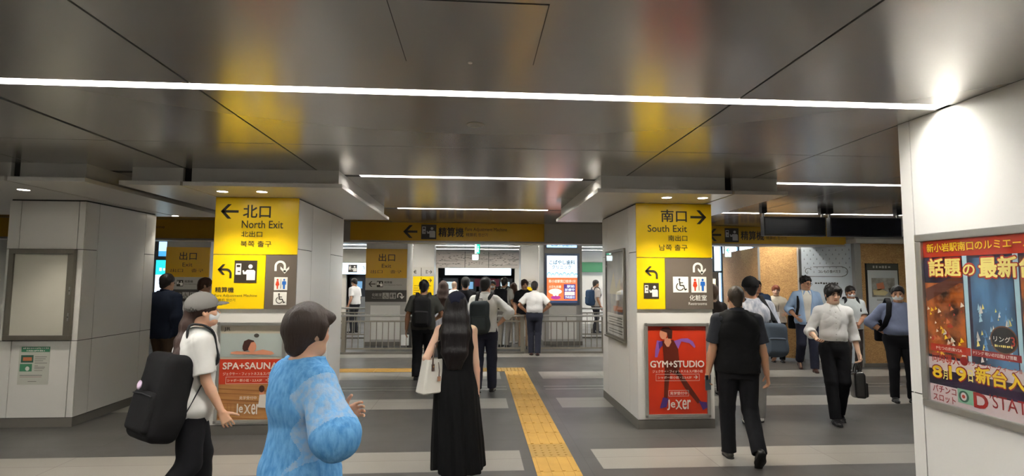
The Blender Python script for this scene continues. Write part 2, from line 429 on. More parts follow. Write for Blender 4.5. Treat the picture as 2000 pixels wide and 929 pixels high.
# ------------------------------------------------------------------ people
def V(*a): return np.array(a, float)
def ik(S, T, l1, l2, pole):
    d = T-S; L = min(np.linalg.norm(d), (l1+l2)*.998); d = d/np.linalg.norm(d)
    a = (l1*l1-l2*l2+L*L)/(2*L); h = math.sqrt(max(l1*l1-a*a, 0)); p = pole-d*(pole@d); p = p/(np.linalg.norm(p)+1e-9)
    return S+d*a+p*h, S+d*L
def rot_head(yaw, pitch, roll=0.0):
    return np.array(Matrix.Rotation(yaw, 3, 'Z') @ Matrix.Rotation(-pitch, 3, 'X') @ Matrix.Rotation(roll, 3, 'Y'))
SKIN = {'a': (214, 168, 138), 'b': (196, 148, 118), 'c': (226, 186, 158), 'd': (176, 128, 100)}
class Figure:
    """one person: a body in one surface, and the clothes and hair that are its parts; the local frame faces +Y"""
    def __init__(s, label, loc, rz, H=1.7, h=.012, girth=1.0, lean=0.0, belly=0.0, hip=None, la=(-.09, 0, .085), ra=(.09, 0, .085), lf=0.0, rf=0.0,
                 lw=None, rw=None, lpole=(-.35, -1, -.2), rpole=(.35, -1, -.2), yaw=0.0, nod=0.0, tilt=0.0, skin='a', curl=.5, lcurl=None, rcurl=None, female=False, palm_l=None, palm_r=None, shy=0.0, cat='person'):
        s.root = None; s.label = label; s.loc = loc; s.rz = rz; s.s = k = H/1.70; s.h = h; s.g = girth; s.belly = belly; s.female = female; s.skin = skin
        s.lean = lean
        cy = lambda z: lean*(z-.95*k)
        s.cy = cy
        hz = (hip if hip is not None else .905)*k
        s.hz = hz
        s.hipj = {-1: V(-.088*k, 0, hz), 1: V(.088*k, 0, hz)}
        s.ank = {}; s.knee = {}
        for sd, A in ((-1, la), (1, ra)):
            A = V(*A)*k; K, A2 = ik(s.hipj[sd], A, .417*k, .412*k, V(sd*.08, 1, 0)); s.knee[sd] = K; s.ank[sd] = A2
        s.fp = {-1: lf, 1: rf}
        sw = (.148 if female else .166)*k*(1+(girth-1)*.5); s.sh = {}; s.el = {}; s.wr = {}
        cs, sn = math.cos(shy), math.sin(shy)
        for sd, wt, pole in ((-1, lw, lpole), (1, rw, rpole)):
            S = V(sd*sw*cs, cy(1.36*k)+sd*sw*sn, 1.362*k); s.sh[sd] = S
            T = V(*wt)*k if wt is not None else V(sd*(.235+.06*(girth-1)), .05, .86)*k+V(0, cy(1.0*k), 0)
            E, T2 = ik(S, T, .285*k, .25*k, V(*pole)); s.el[sd] = E; s.wr[sd] = T2
        s.hc = V(0, cy(1.56*k)+.022*k, 1.578*k); s.HR = rot_head(yaw, nod, tilt)
        s.curl = {-1: lcurl if lcurl is not None else curl, 1: rcurl if rcurl is not None else curl}; s.palm = {-1: palm_l, 1: palm_r}
    def hp(s, x, y, z): return s.hc+s.HR@(V(x, y, z)*s.s)
    def bounds(s, pad=.14):
        P = np.array([s.hipj[-1], s.hipj[1], *s.ank.values(), *s.knee.values(), *s.sh.values(), *s.el.values(), *s.wr.values(), s.hc])
        lo, hi = P.min(0)-pad, P.max(0)+pad; lo[2] = -.01; hi[2] = max(hi[2], 1.72*s.s); lo[0] -= .05; hi[0] += .05; lo[1] -= .06; hi[1] += .1
        return lo, hi
    def fine_boxes(s, fh):
        b = [(s.hc-.135*s.s, s.hc+.135*s.s, fh)]
        for sd in (-1, 1):
            d = s.wr[sd]-s.el[sd]; d /= np.linalg.norm(d); c = s.wr[sd]+d*.085*s.s; b.append((c-.105*s.s, c+.105*s.s, fh))
        return b
    def hand(s, F, sd):
        k = s.s; W = s.wr[sd]; d = W-s.el[sd]; d /= np.linalg.norm(d)
        n = V(*s.palm[sd]) if s.palm[sd] is not None else V(-sd, .15, 0)      # palm normal
        n = n-d*(n@d); n /= np.linalg.norm(n); t = np.cross(d, n)*(1 if sd > 0 else -1)    # thumb side
        if s.palm[sd] is None and t[1] < 0: t = -t
        sc = k*(.92 if s.female else 1.0)
        c = s.curl[sd]
        base = W+d*.012*sc
        for q in (-.026, -.009, .009, .026): F.cap(base+t*q*.6*sc, W+d*.088*sc+t*q*1.05*sc, .0155*sc, .0125*sc, .008)
        for i, (q, L) in enumerate(((.031, .072), (.0105, .081), (-.0105, .075), (-.031, .058))):
            p = W+d*.088*sc+t*q*1.05*sc; dd = d+t*q*2.2; dd /= np.linalg.norm(dd); r = .0085*sc
            for j, fr in enumerate((.45, .3, .25)):
                a = c*(.45, .75, .6)[j]*(1+.08*i); dd = dd*math.cos(a)+n*math.sin(a); dd /= np.linalg.norm(dd)
                p2 = p+dd*L*fr*sc; F.cap(p, p2, r, r*.92, .003); p = p2; r *= .92
        p = W+d*.028*sc+t*.026*sc; dd = d*.62+t*.75+n*.25; dd /= np.linalg.norm(dd)
        for L, r, a in ((.042, .0125, .0), (.032, .0105, .35*c+.15), (.026, .0095, .3*c+.1)):
            dd = dd*math.cos(a)+(n*.5+d*.6)*math.sin(a); dd /= np.linalg.norm(dd); p2 = p+dd*L*sc; F.cap(p, p2, r*sc, r*.9*sc, .004); p = p2
    def torso_prof(s, f=1.0, add=0.0):
        k, g = s.s, s.g
        zs = np.array([.80, .88, .95, 1.05, 1.15, 1.26, 1.35, 1.41, 1.45])*k
        if s.female: rx, ry = [.13, .168, .165, .135, .136, .148, .136, .092, .058], [.09, .118, .115, .10, .10, .118, .10, .08, .058]
        else: rx, ry = [.13, .165, .163, .150, .152, .164, .152, .100, .060], [.09, .115, .115, .108, .110, .120, .105, .085, .06]
        b = np.array([0, .2, .6, 1, .75, .3, .1, 0, 0])*s.belly
        rx = (np.array(rx)*k)*(1+(g-1)*np.array([1, 1, 1, 1, 1, 1, .8, .5, .2]))+add; ry = (np.array(ry)*k)*(1+(g-1)*np.array([1, 1, 1, 1, 1, 1, .8, .5, .2]))+add+b*.5
        cy = np.array([s.cy(z) for z in zs])+b*.5
        return zs, cy, rx, ry
    def body(s, fh=None, face=True):
        k = s.s; lo, hi = s.bounds(); fine = s.fine_boxes(fh) if fh else ()
        F = Field(lo, hi, max(s.h, .012), fine)
        zs, cy, rx, ry = s.torso_prof()
        F.loft(zs, 0, cy, rx, ry, .03)
        for sd in (-1, 1):
            H, K, A = s.hipj[sd], s.knee[sd], s.ank[sd]
            F.cap(H, K, .082*k*s.g, .053*k, .03); F.cap(K, K+(A-K)*.35, .052*k, .054*k, .02); F.cap(K+(A-K)*.35, A, .054*k, .030*k, .02)
            fd = V(0, math.cos(s.fp[sd]), -math.sin(s.fp[sd])); F.cap(A-fd*.025*k-V(0, 0, .048*k), A+fd*.12*k-V(0, 0, .056*k), .020*k, .014*k, .01)
            S, E, T = s.sh[sd], s.el[sd], s.wr[sd]; a = (.9 if s.female else 1.0)*k*(1+(s.g-1)*.6)
            F.cap(V(sd*.04*k, s.cy(1.40*k)-.005, 1.408*k), S, .046*k, .048*a, .035)
            F.cap(S, E, .05*a, .038*a, .025); F.cap(E, E+(T-E)*.3, .038*a, .040*a, .012); F.cap(E+(T-E)*.3, T, .040*a, .0255*a, .012)
            s.hand(F, sd)
        s.head(F, face)
        R = s.HR.T; sk = mat('skin_'+s.skin, SKIN[s.skin], .5, sss=.12, spec=.35)
        lip = mat('lip_'+s.skin, tuple(int(a*b) for a, b in zip(SKIN[s.skin], (.86, .66, .66))), .45)
        brow = mat('brow_dark', (46, 36, 32), .8); eye = mat('eye_dark', (30, 24, 22), .15)
        def fm(c):
            q = (c-s.hc)@R.T/k; x, y, z = np.abs(q[:, 0]), q[:, 1], q[:, 2]; m = np.zeros(len(c), int)
            if not face: return m
            m[(x < .023) & (z > -.071) & (z < -.053) & (y > .07)] = 1
            m[(x > .012) & (x < .048) & (np.abs(z-.027+.1*np.abs(x-.028)) < .0055) & (y > .05)] = 2
            m[(((x-.031)/.0135)**2+((z-.004)/.0065)**2 < 1) & (y > .05)] = 3
            return m
        s.root = F.mesh('person', [sk, lip, brow, eye], None, fm)
        s.root.location = s.loc; s.root.rotation_euler = (0, 0, s.rz); tag(s.root, s.label, 'person')
        return s
    def head(s, F, face=True):
        k = s.s; R = s.HR; e = lambda c, r, kk=.02, op='add': F.ell(s.hp(*c), V(*r)*k, kk*k, op, R)
        F.cap(V(0, s.cy(1.40*k)-.012*k, 1.40*k), s.hp(0, -.02, -.05), (.054 if s.female else .06)*k, (.05 if s.female else .056)*k, .03*k)
        e((0, -.012, .035), (.073, .093, .088)); e((0, .02, -.03), (.060, .070, .085), .03)
        F.cap(s.hp(-.03, .045, -.088), s.hp(.03, .045, -.088), .026*k, .026*k, .03*k); F.cap(s.hp(0, .066, -.096), s.hp(0, .07, -.092), .02*k, .02*k, .02*k)
        if face:
            F.cap(s.hp(0, .083, .012), s.hp(0, .103, -.030), .008*k, .0125*k, .012*k)
            for q in (-1, 1):
                F.ell(s.hp(q*.011, .095, -.033), V(.009, .010, .008)*k, .008*k, 'add', R)
                F.ell(s.hp(q*.032, .094, .004), V(.017, .014, .010)*k, .012*k, 'sub', R); F.ell(s.hp(q*.031, .073, .004), V(.015, .013, .012)*k, .004*k, 'add', R)
                F.ell(s.hp(q*.038, .058, -.028), V(.022, .022, .022)*k, .02*k, 'add', R)
            F.cap(s.hp(-.036, .078, .024), s.hp(.036, .078, .024), .009*k, .009*k, .012*k)
            F.cap(s.hp(-.016, .083, -.057), s.hp(.016, .083, -.057), .0068*k, .0068*k, .006*k); F.cap(s.hp(-.013, .083, -.067), s.hp(.013, .083, -.067), .0072*k, .0072*k, .006*k)
        for q in (-1, 1): F.ell(s.hp(q*.074, -.008, -.008), V(.011, .02, .032)*k, .008*k, 'add', R); F.ell(s.hp(q*.083, -.002, -.006), V(.006, .010, .018)*k, .004*k, 'sub', R)
    # ---- hair
    def hair(s, style='short', c=(28, 24, 22), h=None, name='hair', seed=1, amp=.004):
        k = s.s; R = s.HR; h = h or s.h*.6; drop = {'short': .16, 'shaved': .14, 'bob': .2, 'neat': .16, 'bowl': .17}.get(style, .62)
        lo = s.hc-V(.17, .30 if style in ('long', 'tail') else .17, drop if style not in ('long', 'tail') else .62)*k; hi = s.hc+V(.17, .17, .17)*k
        F = Field(lo, hi, h); e = lambda c_, r, kk=.01, op='add': F.ell(s.hp(*c_), V(*r)*k, kk*k, op, R)
        pl = lambda o, n: F.cut(s.hp(*o), R@V(*n))
        if style == 'shaved':
            e((0, -.014, .036), (.077, .097, .092)); F.cap(s.hp(0, -.06, -.03), s.hp(0, -.065, -.05), .05*k, .045*k, .02*k)
            pl((0, 0, -.005), (0, .62, -.78)); e((0, .115, -.03), (.085, .07, .09), .005, 'sub'); amp = .001
        elif style == 'short':
            e((0, -.010, .042), (.087, .108, .098)); F.cap(s.hp(0, -.06, -.02), s.hp(0, -.065, -.045), .058*k, .05*k, .03*k)
            pl((0, 0, -.012), (0, .62, -.78)); e((0, .125, -.045), (.085, .07, .098), .008, 'sub')
            for q in (-1, 1): e((q*.095, .0, -.012), (.022, .03, .036), .004, 'sub')
        elif style == 'fringe':       # full short hair falling over the forehead and ears
            e((0, -.008, .042), (.090, .112, .102)); F.cap(s.hp(0, -.055, -.02), s.hp(0, -.06, -.06), .066*k, .055*k, .03*k)
            for q in (-1, 1): F.cap(s.hp(q*.07, .045, .05), s.hp(q*.074, .03, -.025), .022*k, .014*k, .02*k)
            F.cap(s.hp(-.045, .086, .075), s.hp(.03, .096, .054), .022*k, .011*k, .02*k); F.cap(s.hp(.02, .086, .075), s.hp(.058, .076, .04), .020*k, .011*k, .02*k)
            pl((0, 0, -.055), (0, .45, -.9)); e((0, .128, -.036), (.076, .072, .100), .006, 'sub'); amp = .005
        elif style == 'curly':
            e((0, -.008, .048), (.094, .112, .104)); pl((0, 0, .0), (0, .62, -.78)); e((0, .128, -.05), (.085, .07, .10), .008, 'sub'); amp = .011
        elif style == 'bob':          # short rounded woman's cut, fuller at the back
            e((0, -.018, .040), (.092, .116, .104)); F.cap(s.hp(0, -.065, -.01), s.hp(0, -.07, -.06), .068*k, .050*k, .04*k)
            F.cap(s.hp(-.05, .075, .06), s.hp(.05, .075, .06), .035*k, .035*k, .03*k)
            for q in (-1, 1): F.cap(s.hp(q*.078, .02, .03), s.hp(q*.08, .015, -.028), .024*k, .013*k, .02*k)
            pl((0, 0, -.05), (0, .75, -.66)); e((0, .135, -.06), (.078, .075, .098), .012, 'sub'); amp = .004
        elif style in ('long', 'tail', 'tied'):
            e((0, -.012, .042), (.088, .108, .098))
            if style == 'long':
                for q in (-1, -.33, .33, 1):
                    F.chain([s.hp(q*.05, -.05, .03), s.hp(q*.062, -.075, -.10), s.hc+V(q*.080, -.118, -.24)*k+V(0, s.cy(1.3*k)-s.cy(1.56*k), 0), s.hc+V(q*.072, -.145, -.40)*k+V(0, s.cy(1.2*k)-s.cy(1.56*k), 0), s.hc+V(q*.05, -.15, -.54)*k+V(0, s.cy(1.1*k)-s.cy(1.56*k), 0)], [.055*k, .058*k, .056*k, .046*k, .012*k], .03*k)
                for q in (-1, 1): F.chain([s.hp(q*.072, -.01, .04), s.hp(q*.082, -.012, -.06), s.hp(q*.085, -.03, -.16)], [.026*k, .026*k, .024*k], .03*k)
            elif style == 'tail':
                F.chain([s.hp(0, -.09, -.01), s.hp(0, -.12, -.09), s.hp(.03, -.155, -.20), s.hp(.07, -.19, -.29), s.hp(.10, -.20, -.38)], [.04*k, .045*k, .05*k, .04*k, .012*k], .03*k)
            else: F.cap(s.hp(0, -.1, -.02), s.hp(0, -.12, -.03), .035*k, .03*k, .02*k)
            e((0, .125, -.05), (.082, .07, .105), .008, 'sub')
            if style != 'long': q = s.sub if False else None
            if style != 'long':
                for q in (-1, 1): e((q*.09, .01, -.06), (.03, .05, .06), .01, 'sub')
        F.wrinkle(amp*.8, 95 if style != 'curly' else 120, seed, (1, 1, .25) if style != 'curly' else (1, 1, 1))
        m = mat('hair_%d_%d_%d' % c, c, .45, bump=(90, .5, (1, 1, .12)), spec=.28)
        return F.mesh(name, m, s.root)
    # ---- clothes
    def top(s, name, m, hem=.86, sleeve='short', loose=.016, flare=0.0, collar=0, vneck=0, open_front=0, tuck=False, seed=3, amp=.006, h=None, vest=False, neck=.062, slack=.012, cuffm=None):
        k = s.s; h = h or s.h*.85; lo, hi = s.bounds(.16); lo = lo.copy(); lo[2] = hem*k-.03; hi[2] = 1.52*k; F = Field(lo, hi, h)
        zs, cy, rx, ry = s.torso_prof(add=loose); sel = zs >= hem*k-.001
        zz = np.concatenate([[hem*k], zs[zs > hem*k+.02]]); g = lambda a: np.concatenate([[np.interp(hem*k, zs, a)], a[zs > hem*k+.02]])
        RX, RY, CY = g(rx), g(ry), g(cy)
        low = np.clip((1.15*k-zz)/(1.15*k-hem*k+1e-6), 0, 1); RX = RX+flare*low; RY = RY+flare*low
        if tuck:
            blouse = np.exp(-((zz-1.03*k)/(.06*k))**2)*.012; RX = RX+blouse; RY = RY+blouse; RX[0] -= loose+.006; RY[0] -= loose+.006
        fold = (lambda a, Z: flare*.35*np.sin(a*7+Z*3)*np.clip((1.2*k-Z)/.4, 0, 1)) if flare > .03 else None
        F.loft(zz, 0, CY, RX, RY, .02, fold=fold)
        for sd in (-1, 1):
            S, E, T = s.sh[sd], s.el[sd], s.wr[sd]; a = (.92 if s.female else 1.0)*k*(1+(s.g-1)*.6)
            F.cap(V(sd*.045*k, s.cy(1.40*k)-.005, 1.408*k), S, .050*k+loose*.3, .051*a+loose*.4, .035)
            if vest: 
                continue
            d1 = (E-S)/np.linalg.norm(E-S); d2 = (T-E)/np.linalg.norm(T-E); r0, r1, r2 = .055*a+slack*.6, .044*a+slack, .036*a+slack
            if sleeve == 'none': continue
            if sleeve == 'short':
                o = S+(E-S)*.80; F.cap(S, E, r0, r1+.008, .025, clip=[(o, d1)]); F.cap(o-d1*.02, o+d1*.05, r1*.9, r1*.9, .002, 'sub')
            elif sleeve == 'bell':
                o = E+(T-E)*.62; F.cap(S, E, r0+.014, r1+.040, .04); F.cap(E, T, r1+.040, r2+.042, .03, clip=[(o, d2)]); F.cap(o-d2*.03, o+d2*.08, r2+.026, r2+.026, .004, 'sub')
            else:
                t = .97 if sleeve == 'long' else (.42 if sleeve == 'rolled' else .12)
                o = E+(T-E)*t; F.cap(S, E, r0, r1, .025); F.cap(E, T, r1, r2+(.004 if sleeve == 'long' else .012), .015, clip=[(o, d2)])
                if sleeve != 'elbow': F.cap(o-d2*.045, o-d2*.004, r1*.98 if sleeve != 'long' else r2*1.06, r1*.96 if sleeve != 'long' else r2*1.04, .004, clip=[(o, d2)])
                F.cap(o-d2*.02, o+d2*.05, r2*.92, r2*.92, .002, 'sub')
        if vest:
            for sd in (-1, 1): F.ell(s.sh[sd]+V(sd*.045*k, 0, -.05*k), V(.055, .11, .125)*k, .01, 'sub')
        if amp: F.wrinkle(amp, 21, seed, (1, 1, .9), ridge=True)
        c0 = V(0, s.cy(1.42*k)-.006*k, 1.40*k); c1 = s.hp(0, -.02, -.08)
        F.cap(c0, c1+(c1-c0)*.6, neck*k*.98, neck*k, .004, 'sub')
        if vneck: F.ell(V(0, s.cy(1.38*k)+.11*k, 1.40*k), V(.045, .06, vneck)*k, .006, 'sub')
        if open_front:
            q = F.sub(V(-.3, .02, hem*k-.05), V(.3, .5, 1.6*k), 0); sl, X, Y, Z = q
            wd = open_front*k*(.35+.65*np.clip((Z-hem*k)/(1.35*k-hem*k), 0, 1)); d = np.maximum(np.abs(X)-wd, .03-Y); F.put(sl, (d+0*Y+0*Z).astype(np.float32), .006, 'sub')
        o = F.mesh(name, m, s.root)
        if collar:
            G = Field(V(-.13, -.13, -.08)*k+c0+V(0, 0, .02), V(.13, .16, .12)*k+c0+V(0, 0, .02), min(h, .007))
            G.cap(c0+V(0, 0, .005*k), c0+V(0, .005, .07*k), .084*k, .072*k, .004); G.cap(c0-V(0, 0, .06), c0+V(0, .012, .16*k), .068*k, .062*k, .002, 'sub')
            for sd in (-1, 1): G.cap(c0+V(sd*.030, .078, .048)*k, c0+V(sd*.056, .108, -.022)*k, .014*k, .008*k, .008)
            G.ell(c0+V(0, .10, .05)*k, V(.018, .06, .07)*k, .004, 'sub')
            G.cut(c0+V(0, 0, .078)*k, V(0, .30, .95)); G.cut(c0-V(0, 0, .05)*k, V(0, 0, -1))
            G.mesh('collar', m, o)
        return o
    def trousers(s, m, waist=1.0, name='trousers', wide=0.0, hem=.055, seed=5, amp=.005, h=None, taper=1.0):
        k = s.s; h = h or s.h*.9; lo, hi = s.bounds(.14); lo = lo.copy(); hi = hi.copy(); lo[2] = 0; hi[2] = waist*k+.03; F = Field(lo, hi, h)
        zs, cy, rx, ry = s.torso_prof(add=.010); m_ = zs < waist*k-.015
        zz = np.concatenate([zs[m_], [waist*k]]); g = lambda a: np.concatenate([a[m_], [np.interp(waist*k, zs, a)]])
        F.loft(zz, 0, g(cy), g(rx), g(ry), .02)
        for sd in (-1, 1):
            H, K, A = s.hipj[sd], s.knee[sd], s.ank[sd]; d = (A-K)/np.linalg.norm(A-K); o = A+d*(.085-hem)*k if hem < .3 else K+(A-K)*.5
            F.cap(H, K, (.094+wide*.4)*k*s.g, (.066+wide)*k, .025); F.cap(K, A+d*.03*k, (.066+wide)*k, (.056*taper+wide)*k, .02, clip=[(o, d)])
            F.cap(o-d*.03, o+d*.08, (.044*taper+wide)*k, (.044*taper+wide)*k, .003, 'sub')
        if amp: F.wrinkle(amp, 17, seed, (1, 1, 1.1), ridge=True)
        o = F.mesh(name, m, s.root); return o
    def skirt(s, name, m, top=1.0, hem=.2, r0=.0, r1=.27, folds=9, amp=.06, sway=(0, 0), straps=False, seed=2, neckz=1.40):
        """a skirt or a long sleeveless dress with soft vertical folds"""
        k = s.s; lo = V(-r1-.12+min(0, sway[0]), -r1-.12+min(0, sway[1]), hem*k-.05); hi = V(r1+.12+max(0, sway[0]), r1+.12+max(0, sway[1]), 1.5*k); F = Field(lo, hi, s.h*.8)
        zs, cy, rx, ry = s.torso_prof(add=.010)
        zl = np.array([hem, hem+.2, hem+.4, .75, .88])*k; t = np.clip((.95*k-zl)/(.95*k-hem*k), 0, 1)
        up = (zs > .95*k) & (zs <= top*k+.001); zz = np.concatenate([zl, zs[up]])
        RX = np.concatenate([.192*k+(r1-.192*k)*t**1.0, rx[up]+.016]); RY = np.concatenate([.145*k+(r1*.86-.145*k)*t**1.0, ry[up]+.016])
        CX = np.concatenate([sway[0]*t, 0*rx[up]]); CY = np.concatenate([sway[1]*t, cy[up]])
        rs = np.random.RandomState(seed); ph = rs.rand(4)*6.3
        fold = lambda a, Z: amp*np.clip((1.12*k-Z)/(.75*k), 0, 1)*(np.sin(a*folds+ph[0]+.8*np.sin(Z*3))+.5*np.sin(a*(folds*2+1)+ph[1]+Z*2)+.4*np.sin(a*3+ph[2]))
        F.loft(zz, CX, CY, RX, RY, .01, e=2.3, fold=fold)
        if straps:
            for sd in (-1, 1):
                S = s.sh[sd]; F.cap(V(sd*.05*k, s.cy(1.4*k), 1.41*k), S-V(sd*.02*k, 0, 0), .052*k, .052*k, .03)
                F.ell(S+V(sd*.05*k, 0, -.045*k), V(.05, .12, .115)*k, .012, 'sub')
            c0 = V(0, s.cy(1.42*k), 1.40*k); F.cap(c0, s.hp(0, -.02, -.05), .068*k, .068*k, .006, 'sub')
        q = F.sub(lo, hi, 0); sl, X, Y, Z = q                      # wavy hem
        w = hem*k+.012*np.sin(np.arctan2(Y, X)*5+1)+.012*np.sin(np.arctan2(Y, X)*2)-Z
        F.F[sl] = np.maximum(F.F[sl], w.astype(np.float32))
        return F.mesh(name, m, s.root)
    def shoes(s, m, sole=None, h=None, low=False):
        k = s.s; h = h or min(s.h*.6, .007); out = []
        for sd in (-1, 1):
            A = s.ank[sd]; p = s.fp[sd]; fd = V(0, math.cos(p), -math.sin(p)); up = V(0, math.sin(p), math.cos(p))
            F = Field(A-.2*k, A+.24*k, h); g = A-up*.052*k
            F.cap(g-fd*.035*k, g+fd*.05*k, .036*k, .037*k, .02, flat=(up, .95)); F.cap(g+fd*.05*k-up*.008*k, g+fd*.165*k-up*.014*k, .042*k, .033*k, .02, flat=(up, .72))
            if not low: F.cap(g, A-fd*.008+up*.012*k, .036*k, .037*k, .02)
            else: F.ell(A+fd*.03*k+up*.02*k, V(.028, .06, .04)*k, .01, 'sub')
            F.cut(A-up*.085*k, -up)
            o = F.mesh('shoe', m, s.root)
            S = Field(A-.2*k, A+.24*k, h); S.cap(g-fd*.035*k-up*.026*k, g+fd*.06*k-up*.026*k, .039*k, .044*k, .02, flat=(up, .5)); S.cap(g+fd*.06*k-up*.026*k, g+fd*.165*k-up*.024*k, .044*k, .035*k, .02, flat=(up, .5))
            S.cut(A-up*.085*k, -up); S.cut(A-up*.070*k, up); S.mesh('sole', sole or M_RUBBER, o); out.append(o)
        return out
    def belt(s, m=None, z=.985):
        k = s.s; zs, cy, rx, ry = s.torso_prof(add=.014); F = Field(V(-.26, -.22+min(0, s.cy(z*k)), z*k-.03)*1.0, V(.26, .28+s.belly, z*k+.03), .008)
        g = lambda a: np.interp(z*k, zs, a); F.loft([z*k-.018, z*k, z*k+.018], 0, g(cy), g(rx), g(ry), .004); return F.mesh('belt', m or mat('belt_black', (24, 22, 22), .4), s.root)
    def mask(s, m=None):
        k = s.s; F = Field(s.hc-.14*k, s.hc+.14*k, min(s.h*.6, .006)); R = s.HR
        F.ell(s.hp(0, .020, -.045), V(.067, .082, .062)*k, .01, 'add', R); F.cap(s.hp(0, .085, -.02), s.hp(0, .101, -.036), .010*k, .012*k, .02*k)
        F.cut(s.hp(0, .02, 0), R@V(0, -1, 0)); F.cut(s.hp(0, 0, -.012), R@V(0, 0, 1))
        return F.mesh('face_mask', m or mat('mask_white', (226, 228, 230), .8), s.root)
    def glasses(s, c=(28, 26, 26), r=.0016):
        k = s.s; mb = MB(); m = mat('glasses_%d' % c[0], c, .3)
        for q in (-1, 1):
            mb.tube([s.hp(q*.031+.021*math.cos(a), .098-.25*abs(.021*math.cos(a)*q+0)*0, .002+.017*math.sin(a)) for a in np.linspace(0, 2*math.pi, 15)], r*k, m, 5, cap=False)
            mb.tube([s.hp(q*.052, .097, .006), s.hp(q*.076, .06, .006), s.hp(q*.08, -.01, .004)], r*k, m, 5)
        mb.tube([s.hp(-.010, .1, .006), s.hp(.010, .1, .006)], r*k, m, 5)
        return mb.build('glasses', s.root, True)
    def cap(s, m, brim=True, back_gap=False):
        k = s.s; F = Field(s.hc-.2*k, s.hc+V(.2, .28, .2)*k, min(s.h*.6, .006)); R = s.HR
        F.ell(s.hp(0, -.010, .042), V(.096, .118, .108)*k, .01, 'add', R); F.cut(s.hp(0, 0, .018), R@V(0, .1, -.995)); F.ell(s.hp(0, -.012, .03), V(.088, .110, .100)*k, .002, 'sub', R)
        if back_gap: F.ell(s.hp(0, -.125, .022), V(.035, .05, .03)*k, .004, 'sub', R)
        o = F.mesh('cap', m, s.root)
        if brim:
            B = Field(s.hc-.2*k, s.hc+V(.2, .3, .2)*k, min(s.h*.6, .006))
            B.ell(s.hp(0, .105, .028), V(.082, .082, .03)*k, .006, 'add', R); B.ell(s.hp(0, .102, .018), V(.09, .10, .028)*k, .002, 'sub', R); B.ell(s.hp(0, -.01, .03), V(.09, .112, .1)*k, .002, 'sub', R); B.mesh('brim', m, o)
        F2 = Field(s.hp(0, -.01, .148)-.02, s.hp(0, -.01, .148)+.02, .004); F2.ell(s.hp(0, -.01, .148), V(.009, .009, .006)*k, .001); F2.mesh('button', m, o)
        return o
    # ---- bags, things of their own, standing in the frame of the person that carries them
    def bag_root(s, name, label, cat):
        return thing(name, label, cat, s.loc, s.rz)
    def backpack(s, label, m, z=1.18, w=.15, d=.085, hgt=.23, back=.20, tilt=0.0, mstrap=None, badge=None, xo=0.0, sides=(-1, 1), droop=0.0, pocketm=None, turn=0.0):
        k = s.s; r = s.bag_root('backpack', label, 'backpack'); ms = mstrap or mat('strap_black', (26, 26, 28), .8); cyb = s.cy(z*k)
        c = V(xo, cyb-back*k-s.belly*0, z*k); R = np.array(Matrix.Rotation(turn, 3, 'Z') @ Matrix.Rotation(-tilt, 3, 'X')); h = max(s.h*.75, .007)
        F = Field(c-.36, c+.36, h); F.rbox(c, V(w, d, hgt), .06, .02, R=R); F.ell(c-R@V(0, -.02, hgt*.45), V(w*1.04, d*1.15, hgt*.55), .05, R=R); F.wrinkle(.004, 26, 9); F.mesh('main_body', m, r)
        G = Field(c-.36, c+.36, h); G.rbox(c+R@V(0, -d*.92, -hgt*.35), V(w*.78, .035, hgt*.46), .03, .01, R=R); G.wrinkle(.002, 30, 4); p = G.mesh('front_pocket', pocketm or m, r)
        zb = MB(); zb.tube([c+R@V(-w*.7, -d*.92-.034, -hgt*.35+hgt*.36), c+R@V(0, -d*.92-.037, -hgt*.35+hgt*.39), c+R@V(w*.7, -d*.92-.034, -hgt*.35+hgt*.36)], .004, ms, 6); zb.build('zip', p)
        hb = MB(); hb.tube([c+R@V(-.035, d*.6, hgt-.01), c+R@V(-.03, d*.6, hgt+.035), c+R@V(.03, d*.6, hgt+.035), c+R@V(.035, d*.6, hgt-.01)], (.012, .004), ms, 8); hb.build('grab_handle', r)
        for sd in sides:
            S = s.sh[sd]; y0 = S[1]; zt = 1.43*k; xs = sd*.105*k
            pts = [c+R@V(sd*w*.45, d*.7, hgt*.75), V(xs, y0-.075*k, zt+.025*k), V(xs, y0+.0*k, zt+.055*k), V(xs, y0+.085*k, zt+.005*k), V(xs*1.1, y0+.112*k+s.belly*.3, zt-.11*k), V(xs*1.25, y0+.126*k+s.belly*.8, zt-.22*k), V(xs*1.62, y0+.05*k, zt-.30*k-droop), c+R@V(sd*w*.9, d*.7, -hgt*.6)]
            B = MB(); P = np.array(pts); t = np.linspace(0, len(pts)-1, 30); Q = np.stack([smooth_interp(t, np.arange(len(pts), dtype=float), P[:, i]) for i in range(3)], 1)
            B.tube(Q, (.024*k, .007), ms, 10, side=(1, 0, 0), rr=[(.026*k, .008)]*22+[(.012*k, .004)]*8); B.build('strap', r, True)
        if badge is not None:
            B = MB(); q = c+R@V(*badge[0]); B.lathe([(.0, .0), (.028, .0), (.03, -.004), (.02, -.009), (.0, -.01)], (0, 0, 0), mat('badge_pink', (226, 200, 226), .3), 20, 'y')
            o = B.build('badge', r, True); o.location = q; o.rotation_euler = (-tilt, 0, turn)
        return r
# ================================================================== THE SETTING
CZ, SF = 2.80, 2.605           # ceiling and canopy soffit heights
